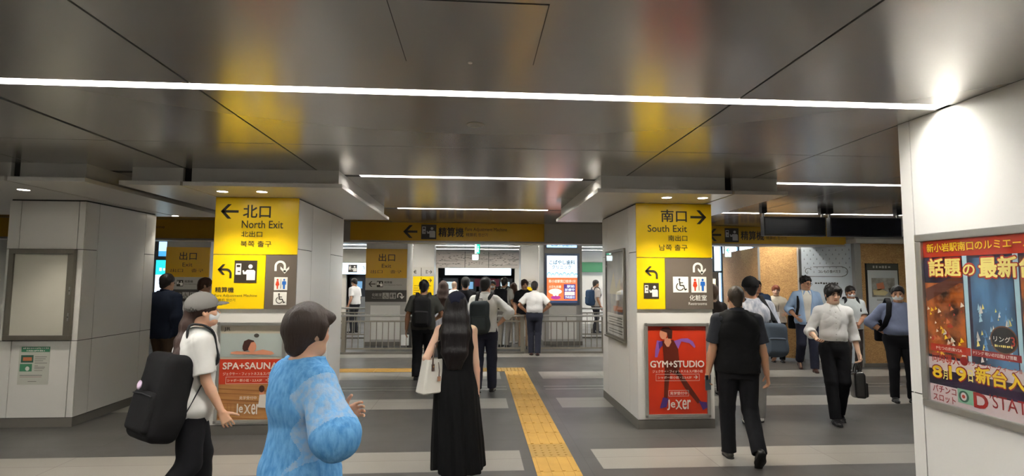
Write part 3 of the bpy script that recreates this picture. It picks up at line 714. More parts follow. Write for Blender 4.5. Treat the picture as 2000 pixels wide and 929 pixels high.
# floor: dark tiles with light bands running across
def tile_mat(name, c, c2, wx, wy, joint):
    m = bpy.data.materials.new(name); m.use_nodes = True; nt = m.node_tree; b = nt.nodes['Principled BSDF']
    geo = nt.nodes.new('ShaderNodeNewGeometry'); br = nt.nodes.new('ShaderNodeTexBrick'); br.offset = 0.0
    br.inputs['Scale'].default_value = 1.0; br.inputs['Brick Width'].default_value = wx; br.inputs['Row Height'].default_value = wy
    br.inputs['Mortar Size'].default_value = .0035; br.inputs['Mortar Smooth'].default_value = .2; br.inputs['Color1'].default_value = rgb(c); br.inputs['Color2'].default_value = rgb(c2); br.inputs['Mortar'].default_value = rgb(joint)
    mp = nt.nodes.new('ShaderNodeMapping'); mp.inputs['Location'].default_value = (.15, .2, 0)
    nt.links.new(geo.outputs['Position'], mp.inputs[0]); nt.links.new(mp.outputs[0], br.inputs['Vector'])
    n = nt.nodes.new('ShaderNodeTexNoise'); n.inputs['Scale'].default_value = 150; n.inputs['Detail'].default_value = 3
    n2 = nt.nodes.new('ShaderNodeTexNoise'); n2.inputs['Scale'].default_value = 1.3; n2.inputs['Detail'].default_value = 4
    nt.links.new(geo.outputs['Position'], n.inputs['Vector']); nt.links.new(geo.outputs['Position'], n2.inputs['Vector'])
    a = nt.nodes.new('ShaderNodeMath'); a.operation = 'MULTIPLY_ADD'; a.inputs[1].default_value = .36; a.inputs[2].default_value = .82; nt.links.new(n.outputs['Fac'], a.inputs[0])
    mx = nt.nodes.new('ShaderNodeVectorMath'); mx.operation = 'SCALE'; nt.links.new(br.outputs['Color'], mx.inputs[0]); nt.links.new(a.outputs[0], mx.inputs['Scale'])
    nt.links.new(mx.outputs[0], b.inputs['Base Color'])
    r = nt.nodes.new('ShaderNodeMath'); r.operation = 'MULTIPLY_ADD'; r.inputs[1].default_value = .25; r.inputs[2].default_value = .26; nt.links.new(n2.outputs['Fac'], r.inputs[0]); nt.links.new(r.outputs[0], b.inputs['Roughness'])
    b.inputs['Specular IOR Level'].default_value = .42
    return m
M_FD = tile_mat('floor_tile_dark', (84, 82, 79), (78, 76, 74), 1.2, .6, (66, 63, 60))
M_FL = tile_mat('floor_tile_light', (148, 144, 136), (141, 137, 129), 1.2, .6, (110, 106, 98))
YB = [-6.0, .25, .82, 2.58, 3.15, 4.89, 5.45, 7.20, 7.79, 9.28, 9.98, 11.85, 12.40, 26.0]
fb = MB()
XB = [-13.0, .45, 1.17, 13.0]
for i in range(len(YB)-1):
    lightrow = i % 2 == 1
    for j in range(3):
        full = YB[i] > 11
        m = M_FL if (lightrow and (j != 1 or full)) else M_FD
        fb.add([(XB[j], YB[i], 0), (XB[j+1], YB[i], 0), (XB[j+1], YB[i+1], 0), (XB[j], YB[i+1], 0)], [(0, 1, 2, 3)], m)
struct('floor', fb)
# tactile paving: yellow guide blocks with raised bars, warning blocks with studs
M_TAC = mat('tactile_yellow', (200, 156, 72), .55, var=(5, (188, 146, 66)))
M_TAC2 = mat('tactile_yellow_worn', (172, 138, 72), .6)
tb = MB(); tbars = MB(); tst = MB()
def guide(x, y, along_y=True):
    tb.box(x+.002, x+.398, y+.002, y+.398, -.01, .003, M_TAC)
    for k in range(4):
        o = .05+k*.1
        if along_y: tbars.box(x+o-.014, x+o+.014, y+.012, y+.388, .002, .008, M_TAC)
        else: tbars.box(x+.012, x+.388, y+o-.014, y+o+.014, .002, .008, M_TAC)
def warn(x, y):
    tb.box(x+.002, x+.398, y+.002, y+.398, -.01, .003, M_TAC2)
    for a in range(5):
        for b_ in range(5): tst.lathe([(.013, .002), (.011, .0075), (.007, .008)], (x+.055+a*.0725, y+.055+b_*.0725, 0), M_TAC2, 8)
for i in range(18):
    y = 3.23+.4*i
    (warn if i in (5, 17) else guide)(.55, y)
for i in range(1, 20): (warn if i in (1,) else (lambda a, b_: guide(a, b_, False)))(.55-.4*i, 10.03)
tp = thing('tactile_paving', 'yellow tactile guide path in the floor turning left before the fence', 'tactile paving')
tb.build('paving_block', tp); b_ = tbars.build('raised_bars', tp); b_['kind'] = 'stuff'; b_ = tst.build('raised_studs', tp); b_['kind'] = 'stuff'
ej = MB()
for y in (8.40, 8.62): ej.box(-7.0, .5, y-.012, y+.012, -.004, .002, M_STEEL); ej.box(1.1, 9, y-.012, y+.012, -.004, .002, M_STEEL)
struct('trim_1', ej)

# ceiling: metal panels with open joints, slots for the light strips
SL = [-2.15, .48, 3.11, 5.75, 8.37, 10.99, 15.2, 17.6, 19.55]         # strip centre lines
xs = [-13, -8.2, -5.6, -4.27, -2.935, -1.63, 1.585, 2.965, 4.45, 5.9, 8.5, 13]
ys = [-6.0, -3.4]
for y in SL: ys += [y-.05, y+.05]
ys += [-.8, 1.8, 4.42, 7.06, 9.70, 13.0, 16.4, 18.6, 23.5]
ys = sorted(ys)
cb = MB()
def is_slot(a, b): return any(abs((a+b)/2-y) < .02 for y in SL)
for a, b in zip(ys[:-1], ys[1:]):
    if is_slot(a, b): continue
    ga = 0 if any(abs(a-y-.05) < .001 for y in SL) else .006; gb = 0 if any(abs(b-y+.05) < .001 for y in SL) else .006
    for i in range(len(xs)-1):
        gl = .018 if xs[i] == -2.935 else .007; gr = .018 if xs[i+1] == -2.935 else .007
        cb.box(xs[i]+gl, xs[i+1]-gr, a+ga, b-gb, CZ, CZ+.03, M_CEIL)
cb.box(-13, 13, -6, 23.5, CZ+.10, CZ+.14, M_DARK)
struct('ceiling', cb)
# outer walls that close the hall (out of sight or far behind)
M_WALL = mat('wall_cream', (206, 201, 190), .6)
def wall(name, x0, x1, y0, y1, z0=0, z1=CZ+.12, m=M_WALL): struct(name, MB().box(x0, x1, y0, y1, z0, z1, m))
wall('wall_left', -13.1, -13, -6, 23.5); wall('wall_right', 13, 13.1, -6, 23.5); wall('wall_back', -13, 13, -6.1, -6)
# strip lights in the slots
def strip(y, x0, x1, label):
    t = thing('ceiling_strip_light', label, 'strip light', (0, y, CZ), group='strip lights in the ceiling')
    h = MB(); h.box(x0, x1, -.05, .05, .075, .08, M_WHITE); h.box(x0, x1, -.05, -.047, .0, .075, M_WHITE); h.box(x0, x1, .047, .05, .0, .075, M_WHITE)
    h.box(x0-.003, x0, -.05, .05, .0, .08, M_WHITE); h.box(x1, x1+.003, -.05, .05, 0, .08, M_WHITE); h.build('housing', t)
    d = MB(); d.box(x0+.05, x1-.05, -.036, .036, .045, .072, M_STRIP, .004); d.build('diffuser', t); return t
strip(SL[0], -9, 9, 'long ceiling light strip behind the viewer'); strip(SL[1], -9, 2.95, 'long ceiling light strip above the viewer')
strip(SL[2], -9, 2.93, 'longest bright light strip crossing the ceiling in front of both pillars')
strip(SL[3], -1.25, 1.16, 'short ceiling light strip between the near corners of the two canopies')
strip(SL[3], 3.33, 6.2, 'ceiling light strip right of the south exit canopy')
strip(SL[4], -1.23, 1.13, 'short ceiling light strip between the far corners of the two canopies')
strip(SL[4], 3.4, 9, 'ceiling light strip just behind the dark hanging display boards')
strip(SL[5], -9, 9, 'ceiling light strip hidden behind the yellow overhead sign beam')
strip(SL[6], -9, 9, 'ceiling light strip over the walkway behind the fence')
strip(SL[7], -9, 9, 'nearer of two thin far ceiling light strips seen under the yellow beam')
strip(SL[8], -9, 9, 'farthest thin ceiling light strip above the fare map')
# ceiling fittings
ah = thing('access_hatch', 'square flush access hatch in the metal ceiling', 'hatch', (-.04, 2.345, CZ))
h = MB(); h.box(-.325, .325, -.305, .305, -.001, .002, M_DARK); h.build('hatch_frame', ah); h = MB(); h.box(-.320, .320, -.300, .300, -.003, .001, M_CEIL); h.build('hatch_panel', ah)
h = MB(); h.lathe([(.012, -.004), (.011, -.008), (.003, -.009)], (0, .29, 0), M_STEEL, 12); h.build('latch', ah)
sp = thing('ceiling_speaker', 'small round perforated speaker grille in the ceiling', 'speaker', (-.016, 3.734, CZ))
h = MB(); h.lathe([(.062, 0), (.062, -.004), (.055, -.007), (.05, -.006)], (0, 0, 0), M_LGREY, 28); h.build('rim', sp); h = MB(); h.lathe([(.05, -.003), (.03, -.0075), (.004, -.0085)], (0, 0, 0), M_STEEL, 24); h.build('grille', sp)

# pillars and their canopies
def panel_pillar(name, x0, x1, y0, y1, label, vx=(), vy=(), hz=(), ztop=SF):
    """a box pillar clad in enamelled panels with open joints; vx / vy joints along the faces, hz heights of the joints"""
    t = thing(name, label, 'pillar', ((x0+x1)/2, (y0+y1)/2, 0)); t['kind'] = 'structure'; del t['category']
    cx, cy = (x0+x1)/2, (y0+y1)/2; g = .004; th = .012
    b = MB(); b.box(x0-cx+th, x1-cx-th, y0-cy+th, y1-cy-th, 0, ztop, M_GAP); b.build('core', t)
    b = MB(); b.box(x0-cx, x1-cx, y0-cy, y1-cy, 0, .10, M_PLINTH); b.build('plinth', t)
    p = MB()
    def face(axis, fix, sgn, ed, hs):
        for i in range(len(ed)-1):
            hh = [.104]+list(hs(i))+[ztop-.012]
            for a, c in zip(hh[:-1], hh[1:]):
                u0, u1 = ed[i]+g, ed[i+1]-g
                if axis == 'x': p.box(u0-cx, u1-cx, min(fix, fix-sgn*th)-cy, max(fix, fix-sgn*th)-cy, a+g, c-g, M_PANEL)
                else: p.box(min(fix, fix-sgn*th)-cx, max(fix, fix-sgn*th)-cx, u0-cy, u1-cy, a+g, c-g, M_PANEL)
    H = lambda i: hz
    ex = [x0-g+.001]+list(vx)+[x1+g-.001]; ey = [y0+th]+list(vy)+[y1-th]
    face('x', y0, -1, ex, lambda i: hz if len(ex) < 3 or True else ()); face('x', y1, 1, ex, H)
    sideh = lambda i: hz if (i == 0 or i == len(ey)-2) else (tuple(q for q in hz if q < 1.5) if name == 'pillar_wide' else ())
    face('y', x0, -1, ey, sideh); face('y', x1, 1, ey, sideh)
    p.build('cladding_panels', t); return t
PL = panel_pillar('pillar', -2.90, -2.00, 6.125, 8.17, 'white panelled pillar carrying the north exit sign', vy=(6.64, 7.48), hz=(2.03,))
PR = panel_pillar('pillar', 1.872, 2.775, 6.125, 7.80, 'white panelled pillar carrying the south exit sign', vy=(6.45, 7.48), hz=(2.03,))
PB = panel_pillar('pillar_wide', -5.43, -4.585, 6.547, 7.93, 'wide white panelled pillar with the empty poster case', vx=(-5.30, -4.66), vy=(6.78, 7.70), hz=(.97, 2.025))
def canopy(name, x0, x1, y0, y1, label, notch=None):
    t = thing(name, label, 'canopy', (0, 0, 0)); t['kind'] = 'structure'; del t['category']
    segs = [(x0, x1)] if notch is None else [(x0, notch-.012), (notch+.012, x1)]
    s_ = MB(); f_ = MB(); d_ = MB()
    for a, b in segs:
        s_.box(a, b, y0, y1, SF, SF+.042, M_SOFFIT, .004)
        f_.box(a+(.06 if a == x0 else .03), b-(.06 if b == x1 else .03), y0+.10, y1-.10, SF+.058, CZ, M_SOFFIT)
    d_.box(x0+.08, x1-.08, y0+.14, y1-.14, SF+.03, CZ+.02, M_DARK)
    s_.build('soffit_panel', t); f_.build('fascia', t); d_.build('shadow_gap', t); return t
canopy('canopy', -3.49, -1.35, 5.39, 8.30, 'metal canopy round the head of the north exit pillar', -2.90)
canopy('canopy', 1.25, 3.30, 5.39, 8.25, 'metal canopy round the head of the south exit pillar', 2.70)
canopy('canopy', -8.0, -3.72, 5.27, 8.20, 'metal canopy over the wide left pillar', -4.43)
def downlight(x, y, label, power=1.0, size=.06):
    t = thing('downlight', label, 'downlight', (x, y, SF), group='downlights in the canopy soffits')
    b = MB(); b.lathe([(size, 0), (size, -.003), (size*.86, -.004), (size*.84, .0)], (0, 0, 0), M_WHITE, 24); b.build('trim_ring', t)
    b = MB(); b.lathe([(size*.84, -.0015), (size*.5, -.0018), (.001, -.002)], (0, 0, 0), mat('downlight_glow', (255, 246, 225), .4, emit=12), 24); b.build('lens', t)
    l = bpy.data.lights.new('downlight_beam', 'SPOT'); l.energy = DOWN_W*power; l.spot_size = math.radians(100); l.spot_blend = .9; l.shadow_soft_size = .05; l.color = (1.0, .93, .80)
    o = bpy.data.objects.new('downlight_beam', l); link(o, t); o.location = (0, 0, -.03); return t
downlight(-2.66, 5.72, 'left downlight above the north exit sign', .8); downlight(-2.25, 5.70, 'right downlight above the north exit sign', .8)
downlight(2.08, 5.66, 'left downlight above the south exit sign'); downlight(2.48, 5.65, 'right downlight above the south exit sign')
downlight(-4.70, 5.81, 'downlight above the empty poster case on the wide pillar', .8); downlight(-4.4, 8.06, 'far downlight between the wide pillar and the yellow beam', .25, .05)

# the near wall on the right with its poster
wr = thing('wall_right_near', 'white panelled wall at the right carrying the large colourful poster', 'wall'); wr['kind'] = 'structure'; del wr['category']
b = MB(); b.box(2.98, 4.6, -1.5, 3.49, 0, CZ, M_GAP); b.build('core', wr)
b = MB()
for a, c in ((-1.5, .55), (.558, 2.0), (2.008, 3.400), (3.408, 3.50)):
    for z0, z1 in ((.10, .950), (.958, CZ)):
        b.box(2.965, 2.985, a, c, z0, z1, M_PANEL)
b.box(2.985, 4.6, 3.49, 3.505, .1, CZ, M_PANEL); b.build('cladding_panels', wr); b = MB(); b.box(2.967, 4.6, -1.5, 3.503, 0, .098, M_PLINTH); b.build('plinth', wr)

# overhead beam with the yellow sign band
M_BEAM = mat('beam_grey', (176, 171, 163), .4)
struct('beam', MB().box(-9.5, 7.75, 10.405, 10.75, 2.44, CZ, M_BEAM))
struct('trim_2', MB().box(-9.5, 7.75, 10.38, 10.78, 2.405, 2.44, M_BEAM))

# far concourse: pillars, ticket wall
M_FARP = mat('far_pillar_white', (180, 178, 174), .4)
def far_pillar(x0, x1, y0, y1, label, z1=CZ):
    t = thing('pillar', label, 'pillar', ((x0+x1)/2, (y0+y1)/2, 0)); t['kind'] = 'structure'; del t['category']
    w, d = (x1-x0)/2, (y1-y0)/2
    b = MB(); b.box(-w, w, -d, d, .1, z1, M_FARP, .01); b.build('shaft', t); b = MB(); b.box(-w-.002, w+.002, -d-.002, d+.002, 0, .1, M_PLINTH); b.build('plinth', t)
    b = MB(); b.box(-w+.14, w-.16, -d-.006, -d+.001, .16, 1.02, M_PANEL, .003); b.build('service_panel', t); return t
far_pillar(-2.82, -1.77, 13.92, 15.1, 'white far pillar under the yellow exit sign behind the fence')
far_pillar(1.774, 2.796, 13.92, 15.0, 'white far pillar holding the lit clinic advertisement')
far_pillar(-7.76, -6.69, 13.92, 15.1, 'white far pillar with an exit sign seen between wide pillar and north pillar')
fw = MB(); fw.box(-13, -5.2, 23.4, 23.5, 0, CZ, M_WALL); fw.box(-5.2, 13, 20.6, 20.75, 2.12, CZ, M_WALL); fw.box(-2.45, -1.45, 20.6, 20.75, 0, 2.12, M_WALL); fw.box(1.5, 13, 20.6, 20.75, 0, 2.12, M_WALL); fw.box(-13, 13, 23.4, 23.5, 0, CZ, mat('office_grey', (120, 126, 132), .6)); fw.box(-5.2, -4.9, 20.6, 20.75, 0, 2.12, M_WALL)
struct('wall_far', fw)
gb = MB(); gb.box(2.8, 9.0, 20.45, 20.6, 2.0, 2.38, mat('green_band', (60, 120, 80), .5)); struct('trim_3', gb)

# hoarding on the right: chipboard, white printed panel, posts
def osb_mat():
    m = bpy.data.materials.new('chipboard'); m.use_nodes = True; nt = m.node_tree; b = nt.nodes['Principled BSDF']; b.inputs['Roughness'].default_value = .75
    tc = nt.nodes.new('ShaderNodeTexCoord'); mp = nt.nodes.new('ShaderNodeMapping'); mp.inputs['Scale'].default_value = (1.0, 1.0, 2.2); mp.inputs['Rotation'].default_value = (.3, .5, .2)
    v = nt.nodes.new('ShaderNodeTexVoronoi'); v.inputs['Scale'].default_value = 22; r = nt.nodes.new('ShaderNodeValToRGB')
    n = nt.nodes.new('ShaderNodeTexNoise'); n.inputs['Scale'].default_value = 9; n.inputs['Detail'].default_value = 6
    r.color_ramp.elements[0].color = rgb((150, 108, 62)); r.color_ramp.elements[1].color = rgb((214, 172, 112))
    nt.links.new(tc.outputs['Object'], mp.inputs[0]); nt.links.new(mp.outputs[0], n.inputs['Vector'])
    ad = nt.nodes.new('ShaderNodeVectorMath'); ad.operation = 'ADD'; nt.links.new(mp.outputs[0], ad.inputs[0]); nt.links.new(n.outputs['Color'], ad.inputs[1])
    nt.links.new(ad.outputs[0], v.inputs['Vector']); sx = nt.nodes.new('ShaderNodeSeparateXYZ'); nt.links.new(v.outputs['Color'], sx.inputs[0]); nt.links.new(sx.outputs[0], r.inputs[0]); nt.links.new(r.outputs[0], b.inputs['Base Color'])
    return m
M_OSB = osb_mat()
M_POST = mat('galvanised_post', (166, 164, 160), .4, metal=.5)
def hoard(name, p0, p1, m, z0=.06, z1=2.46, th=.05, label=None):
    """an upright board from p0 to p1 on the floor plan, its printed face towards the viewer"""
    d = np.array(p1)-np.array(p0); L = float(np.hypot(*d)); o = MB().box(0, L, 0, th, z0, z1, m).build(name); o.location = (p0[0], p0[1], 0); o.rotation_euler = (0, 0, math.atan2(d[1], d[0]))
    o['kind'] = 'structure'
    if label: o['label'] = label
    return o, L
def post(x, y, z1=2.5, w=.06): struct('trim_4', MB().box(x-w, x+w, y-w, y+w, 0, z1, M_POST, .006))
H_FRONT, _ = hoard('wall_hoarding', (7.66, 10.26), (9.6, 10.36), M_OSB, label='chipboard hoarding with the framed poster')
H_WHITE, LW = hoard('wall_hoarding', (6.92, 10.93), (7.62, 10.30), mat('hoarding_white', (206, 214, 220), .35), label='white hoarding with dotted print and rounded caption')
H_SIDE, _ = hoard('wall_hoarding', (6.30, 11.48), (6.88, 10.97), M_OSB, label='chipboard hoarding left of the white printed panel')
H_FAR, _ = hoard('wall_hoarding', (6.95, 14.6), (6.36, 11.55), M_OSB, label='chipboard hoarding running back to the bright window')
H_BACK, _ = hoard('wall_hoarding', (6.2, 15.0), (6.55, 15.0), M_OSB, label='narrow chipboard strip left of the bright window')
post(7.65, 10.27, 2.47, .05); post(7.73, 10.29, 2.5, .03); post(6.90, 10.96, 2.47, .035); post(6.32, 11.50, 2.47, .03)
cp = MB(); cp.box(7.55, 9.8, 10.1, 10.5, 2.46, 2.54, mat('cap_cream', (205, 200, 190), .5)); cp.box(7.55, 9.8, 10.14, 10.5, 2.54, 2.6, M_BEAM); struct('trim_5', cp)
struct('baseboard_right', MB().box(7.7, 9.7, 10.24, 10.36, 0, .07, M_PLINTH))
# glazed opening with daylight behind the hoarding
wn = thing('window_1', 'bright glazed opening behind the chipboard hoarding', 'window'); wn['kind'] = 'structure'; del wn['category']
fr = MB()
for x in (6.58, 6.86, 7.12, 7.62, 8.1): fr.box(x-.03, x+.03, 15.0, 15.08, 0, 2.75, mat('window_frame_blue', (120, 150, 175), .3, metal=.6))
for z in (.05, 1.95, 2.72): fr.box(6.55, 8.13, 15.0, 15.08, z-.03, z+.03, mat('window_frame_blue', (120, 150, 175), .3, metal=.6))
fr.build('window_frame', wn); gl = MB(); gl.box(6.55, 8.13, 15.035, 15.045, 0, 2.75, M_GLASS); gl.build('pane', wn)
sk = MB(); sk.box(6.2, 9.0, 16.6, 16.65, 0, CZ, mat('daylight_glow', (214, 232, 255), .6, emit=1.3)); sk.build('daylight_panel', wn)  # added glowing panel that stands in for the daylight outside
# ================================================================== SIGNS, POSTERS, FITTINGS
def yface(t, box, X0, X1, Z0, Z1, Y, loc):
    """printed face looking towards -Y; box in photograph pixels, measured metres of the sign"""
    return Face((X0-loc[0], Y-loc[1], Z0-loc[2]), (1, 0, 0), (0, 0, 1), box, (X1-X0, Z1-Z0))
def ysign(name, label, cat, X0, X1, Z0, Z1, Y, th, m, panel='panel', group=None, bev=.0):
    loc = ((X0+X1)/2, Y, Z0); t = thing(name, label, cat, loc, group=group)
    b = MB(); b.box(X0-loc[0], X1-loc[0], 0, th, 0, Z1-Z0, m, bev); b.build(panel, t); return t, loc
# --- north exit sign (graphics measured in a 3.573x crop: sign x 72..640, y 90..490)
YS = 6.108
t, L = ysign('exit_sign', 'bright yellow north exit sign on the left pillar', 'sign', -2.905, -2.0, 1.965, 2.600, YS, .016, M_YEL)
F = yface(t, (72, 90, 640, 490), -2.905, -2.0, 1.965, 2.600, YS-.0005, L)
arrow_left(F, M_INK, 108, 138, 230, 241); F.text('lettering', M_INK, '北口', 262, 143, 448, 232, bold=.02); F.text('lettering', M_INK, 'North Exit', 255, 253, 537, 306, bold=.008)
F.text('lettering', M_INK, '北出口', 255, 328, 397, 368); F.text('lettering', M_INK, '북쪽 출구', 252, 396, 462, 438, bold=.006); F.build(t)
t, L = ysign('direction_sign', 'yellow fare adjustment machine sign below the north exit sign', 'sign', -2.905, -2.34, 1.362, 1.957, YS, .016, M_YEL)
F = yface(t, (62, 500, 415, 870), -2.905, -2.34, 1.362, 1.957, YS-.0005, L)
turn_left(F, M_INK, 95, 565, 184, 660); fare_picto(F, M_INK, M_SWHITE, 208, 538, 360, 692)
F.text('lettering', M_INK, '精算機', 86, 722, 210, 758, bold=.02); F.text('lettering', M_INK, 'Fare Adjustment Machine', 84, 770, 368, 793, bold=.0); F.text('lettering', M_INK, '精算机 정산기', 84, 800, 222, 820, bold=0); F.build(t)
t, L = ysign('direction_sign', 'brown toilet sign below the north exit sign', 'sign', -2.335, -2.0, 1.362, 1.957, YS, .016, M_BROWN)
F = yface(t, (420, 500, 630, 870), -2.335, -2.0, 1.362, 1.957, YS-.0005, L)
u_turn(F, M_SWHITE, 480, 537, 584, 628); toilet_picto(F, 482, 652, 572, 742); wheel_picto(F, 480, 754, 570, 843); F.build(t)
# --- south exit sign (3.716x crop: x 265..820, y 103..495)
t, L = ysign('exit_sign', 'bright yellow south exit sign on the right pillar', 'sign', 1.872, 2.78, 1.968, 2.600, YS, .016, M_YEL)
F = yface(t, (265, 103, 820, 495), 1.872, 2.78, 1.968, 2.600, YS-.0005, L)
arrow_left(F, M_INK, 664, 148, 782, 250, flip=True); F.text('lettering', M_INK, '南口', 448, 148, 636, 236, bold=.02); F.text('lettering', M_INK, 'South Exit', 348, 260, 637, 310, bold=.008)
F.text('lettering', M_INK, '南出口', 498, 334, 638, 376); F.text('lettering', M_INK, '남쪽 출구', 430, 402, 638, 446, bold=.006); F.build(t)
t, L = ysign('direction_sign', 'narrow yellow fare machine sign below the south exit sign', 'sign', 1.872, 2.205, 1.365, 1.958, YS, .016, M_YEL)
F = yface(t, (270, 502, 474, 870), 1.872, 2.205, 1.365, 1.958, YS-.0005, L)
turn_left(F, M_INK, 328, 562, 415, 652); fare_picto(F, M_INK, M_SWHITE, 318, 682, 428, 795); F.build(t)
t, L = ysign('direction_sign', 'brown restrooms sign below the south exit sign', 'sign', 2.21, 2.78, 1.365, 1.958, YS, .016, M_BROWN)
F = yface(t, (478, 502, 826, 870), 2.21, 2.78, 1.365, 1.958, YS-.0005, L)
u_turn(F, M_SWHITE, 680, 532, 778, 622); wheel_picto(F, 533, 636, 645, 750); toilet_picto(F, 666, 636, 778, 750)
F.text('lettering', M_SWHITE, '化粧室', 652, 768, 778, 808, bold=.015); F.text('lettering', M_SWHITE, 'Restrooms', 644, 820, 778, 840, bold=0); F.build(t)
# --- snap frame posters on the pillars
def snap_frame(t, L, X0, X1, Z0, Z1, Y, w=.035, side='m'):
    for nm, a in (('frame_rail', (X0, X1, Z1-w, Z1)), ('frame_rail', (X0, X1, Z0, Z0+w)), ('frame_rail', (X0, X0+w, Z0+w, Z1-w)), ('frame_rail', (X1-w, X1, Z0+w, Z1-w))):
        b = MB(); b.box(a[0]-L[0], a[1]-L[0], -.026, 0, a[2]-L[2], a[3]-L[2], M_ALU, .005); b.build(nm, t)
    c = MB()
    for x in (X0+.012, X1-.012):
        for z in (Z0+.012, Z1-.012): c.box(x-.014-L[0], x+.014-L[0], -.029, -.02, z-.014-L[2], z+.014-L[2], mat('corner_clip', (120, 118, 114), .5), .003)
    c.build('corner_clips', t)
M_PORG = mat('poster_red', (206, 52, 26), .3, var=(2.2, (222, 64, 30)))
M_PRED2 = mat('poster_deep_red', (168, 42, 26), .3)
M_PSKIN = mat('poster_skin', (222, 150, 118), .3); M_PPUR = mat('poster_purple', (150, 96, 178), .3); M_PDK = mat('poster_brown', (104, 40, 28), .3); M_PBLU = mat('poster_violet', (84, 56, 130), .3); M_PHAIR = mat('poster_hair', (70, 40, 34), .3)
M_PW = mat('poster_white', (240, 232, 222), .3)
X0, X1, Z0, Z1 = 1.955, 2.715, .135, 1.203
t = thing('framed_poster', 'red gym poster in a silver snap frame on the south pillar', 'poster', (2.335, 6.122, Z0)); L = (2.335, 6.122, Z0)
b = MB(); b.box(X0-L[0]+.01, X1-L[0]-.01, -.006, 0, .01, Z1-Z0-.01, M_WHITE); b.build('backing', t); snap_frame(t, L, X0, X1, Z0, Z1, 6.122)
F = Face((X0+.03-L[0], -.0062, .03), (1, 0, 0), (0, 0, 1), (104, 70, 616, 825), (X1-X0-.06, Z1-Z0-.06))
F.rect('poster_print', M_PORG, 104, 70, 616, 825, 1); F.rect('poster_print', M_PRED2, 104, 70, 616, 108, 2)
G = lambda m, pts, l=3: F.poly('poster_print', m, pts, l)
G(M_PDK, [(232, 200), (330, 190), (370, 270), (382, 420), (250, 430), (240, 300)], 4)               # vest top
G(M_PPUR, [(188, 195), (236, 205), (215, 260), (190, 340), (168, 340), (172, 280)], 3); G(M_PBLU, [(200, 210), (240, 200), (236, 240), (205, 270)], 4)
G(M_PPUR, [(322, 205), (400, 180), (455, 178), (500, 205), (522, 250), (512, 262), (470, 220), (400, 205), (365, 280), (345, 270)], 3)
G(M_PSKIN, [(254, 180), (300, 170), (312, 210), (290, 250), (272, 250), (250, 215)], 5); F.disc('poster_print', M_PSKIN, 243, 140, 33, 46, 5)
G(M_PHAIR, [(215, 108), (240, 86), (290, 82), (322, 110), (318, 180), (285, 180), (275, 130), (225, 112)], 6)
G(M_PDK, [(252, 420), (380, 420), (372, 500), (300, 470), (285, 560), (272, 690), (240, 690), (246, 560)], 3); G(M_PDK, [(330, 440), (385, 470), (450, 560), (560, 720), (530, 735), (420, 600)], 3)
G(M_PBLU, [(232, 680), (280, 690), (262, 760), (208, 775), (206, 760)], 4); G(M_PBLU, [(540, 715), (610, 725), (612, 770), (575, 790)], 4)
F.text('lettering', M_PW, 'GYM+STUDIO', 127, 370, 592, 425, 7, .03); F.text('lettering', M_PW, 'ジェクサー・フィットネス＆スパ新小岩', 145, 447, 578, 472, 7, .01)
F.text('lettering', M_PW, 'シャポー新小岩・2,3,4,5F', 190, 500, 480, 524, 7, .008); arrow_left(F, M_PW, 500, 494, 535, 526, 'lettering', 7, True)
F.line('lettering', M_PW, [(174, 484), (548, 484), (548, 540), (174, 540), (174, 484)], 2.5, 7); F.line('lettering', M_PW, [(280, 622), (452, 622), (452, 670), (280, 670), (280, 622)], 2.5, 7)
F.text('lettering', M_PW, '見学受付中', 292, 632, 440, 660, 7, .008); F.text('lettering', M_PW, 'Je', 266, 700, 334, 786, 7, .02); F.text('lettering', M_PW, 'er', 398, 702, 468, 780, 7, .02)
F.arc('lettering', M_PW, 322, 740, 42, 10, -65, 65, 7, 14); F.arc('lettering', M_PW, 410, 740, 42, 10, 115, 245, 7, 14); F.build(t)
X0, X1, Z0, Z1 = -2.82, -2.09, .13, 1.215
t = thing('framed_poster', 'spa and sauna poster in a silver snap frame on the north pillar', 'poster', (-2.455, 6.122, Z0)); L = (-2.455, 6.122, Z0)
b = MB(); b.box(X0-L[0]+.01, X1-L[0]-.01, -.006, 0, .01, Z1-Z0-.01, M_WHITE); b.build('backing', t); snap_frame(t, L, X0, X1, Z0, Z1, 6.122)
M_PAQ = mat('poster_aqua', (176, 186, 182), .3); M_PWOOD = mat('poster_wood', (196, 142, 84), .3, var=(5, (176, 118, 66), (.4, 1, 5))); M_PWD2 = mat('poster_wood_dark', (150, 96, 52), .3); M_PBG = mat('poster_beige', (190, 180, 162), .3); M_PORS = mat('poster_orange_red', (204, 62, 34), .3)
F = Face((X0+.03-L[0], -.0062, .03), (1, 0, 0), (0, 0, 1), (55, 70, 590, 830), (X1-X0-.06, Z1-Z0-.06)); G = lambda m, pts, l=3: F.poly('poster_print', m, pts, l)
F.rect('poster_print', M_PBG, 55, 70, 590, 138, 1); F.rect('poster_print', M_PAQ, 55, 138, 590, 330, 1); F.rect('poster_print', M_PBG, 55, 326, 590, 345, 1); F.rect('poster_print', M_PORS, 55, 345, 590, 545, 1); F.rect('poster_print', M_PWOOD, 55, 545, 590, 830, 1)
F.text('lettering', M_DSIGN, 'JR', 84, 88, 138, 122, 3, .01)
G(M_PHAIR, [(246, 240), (258, 200), (295, 184), (340, 196), (356, 225), (300, 270), (262, 282), (246, 262)], 3); F.disc('poster_print', M_PSKIN, 328, 246, 36, 44, 4); G(M_PHAIR, [(262, 205), (300, 186), (345, 205), (318, 210), (300, 250), (290, 275), (262, 270)], 5)
G(M_PSKIN, [(148, 288), (200, 280), (330, 288), (420, 268), (500, 284), (520, 302), (490, 312), (330, 306), (200, 306), (150, 302)], 4)
F.disc('poster_print', M_DSIGN, 362, 155, 22, 16, 3)
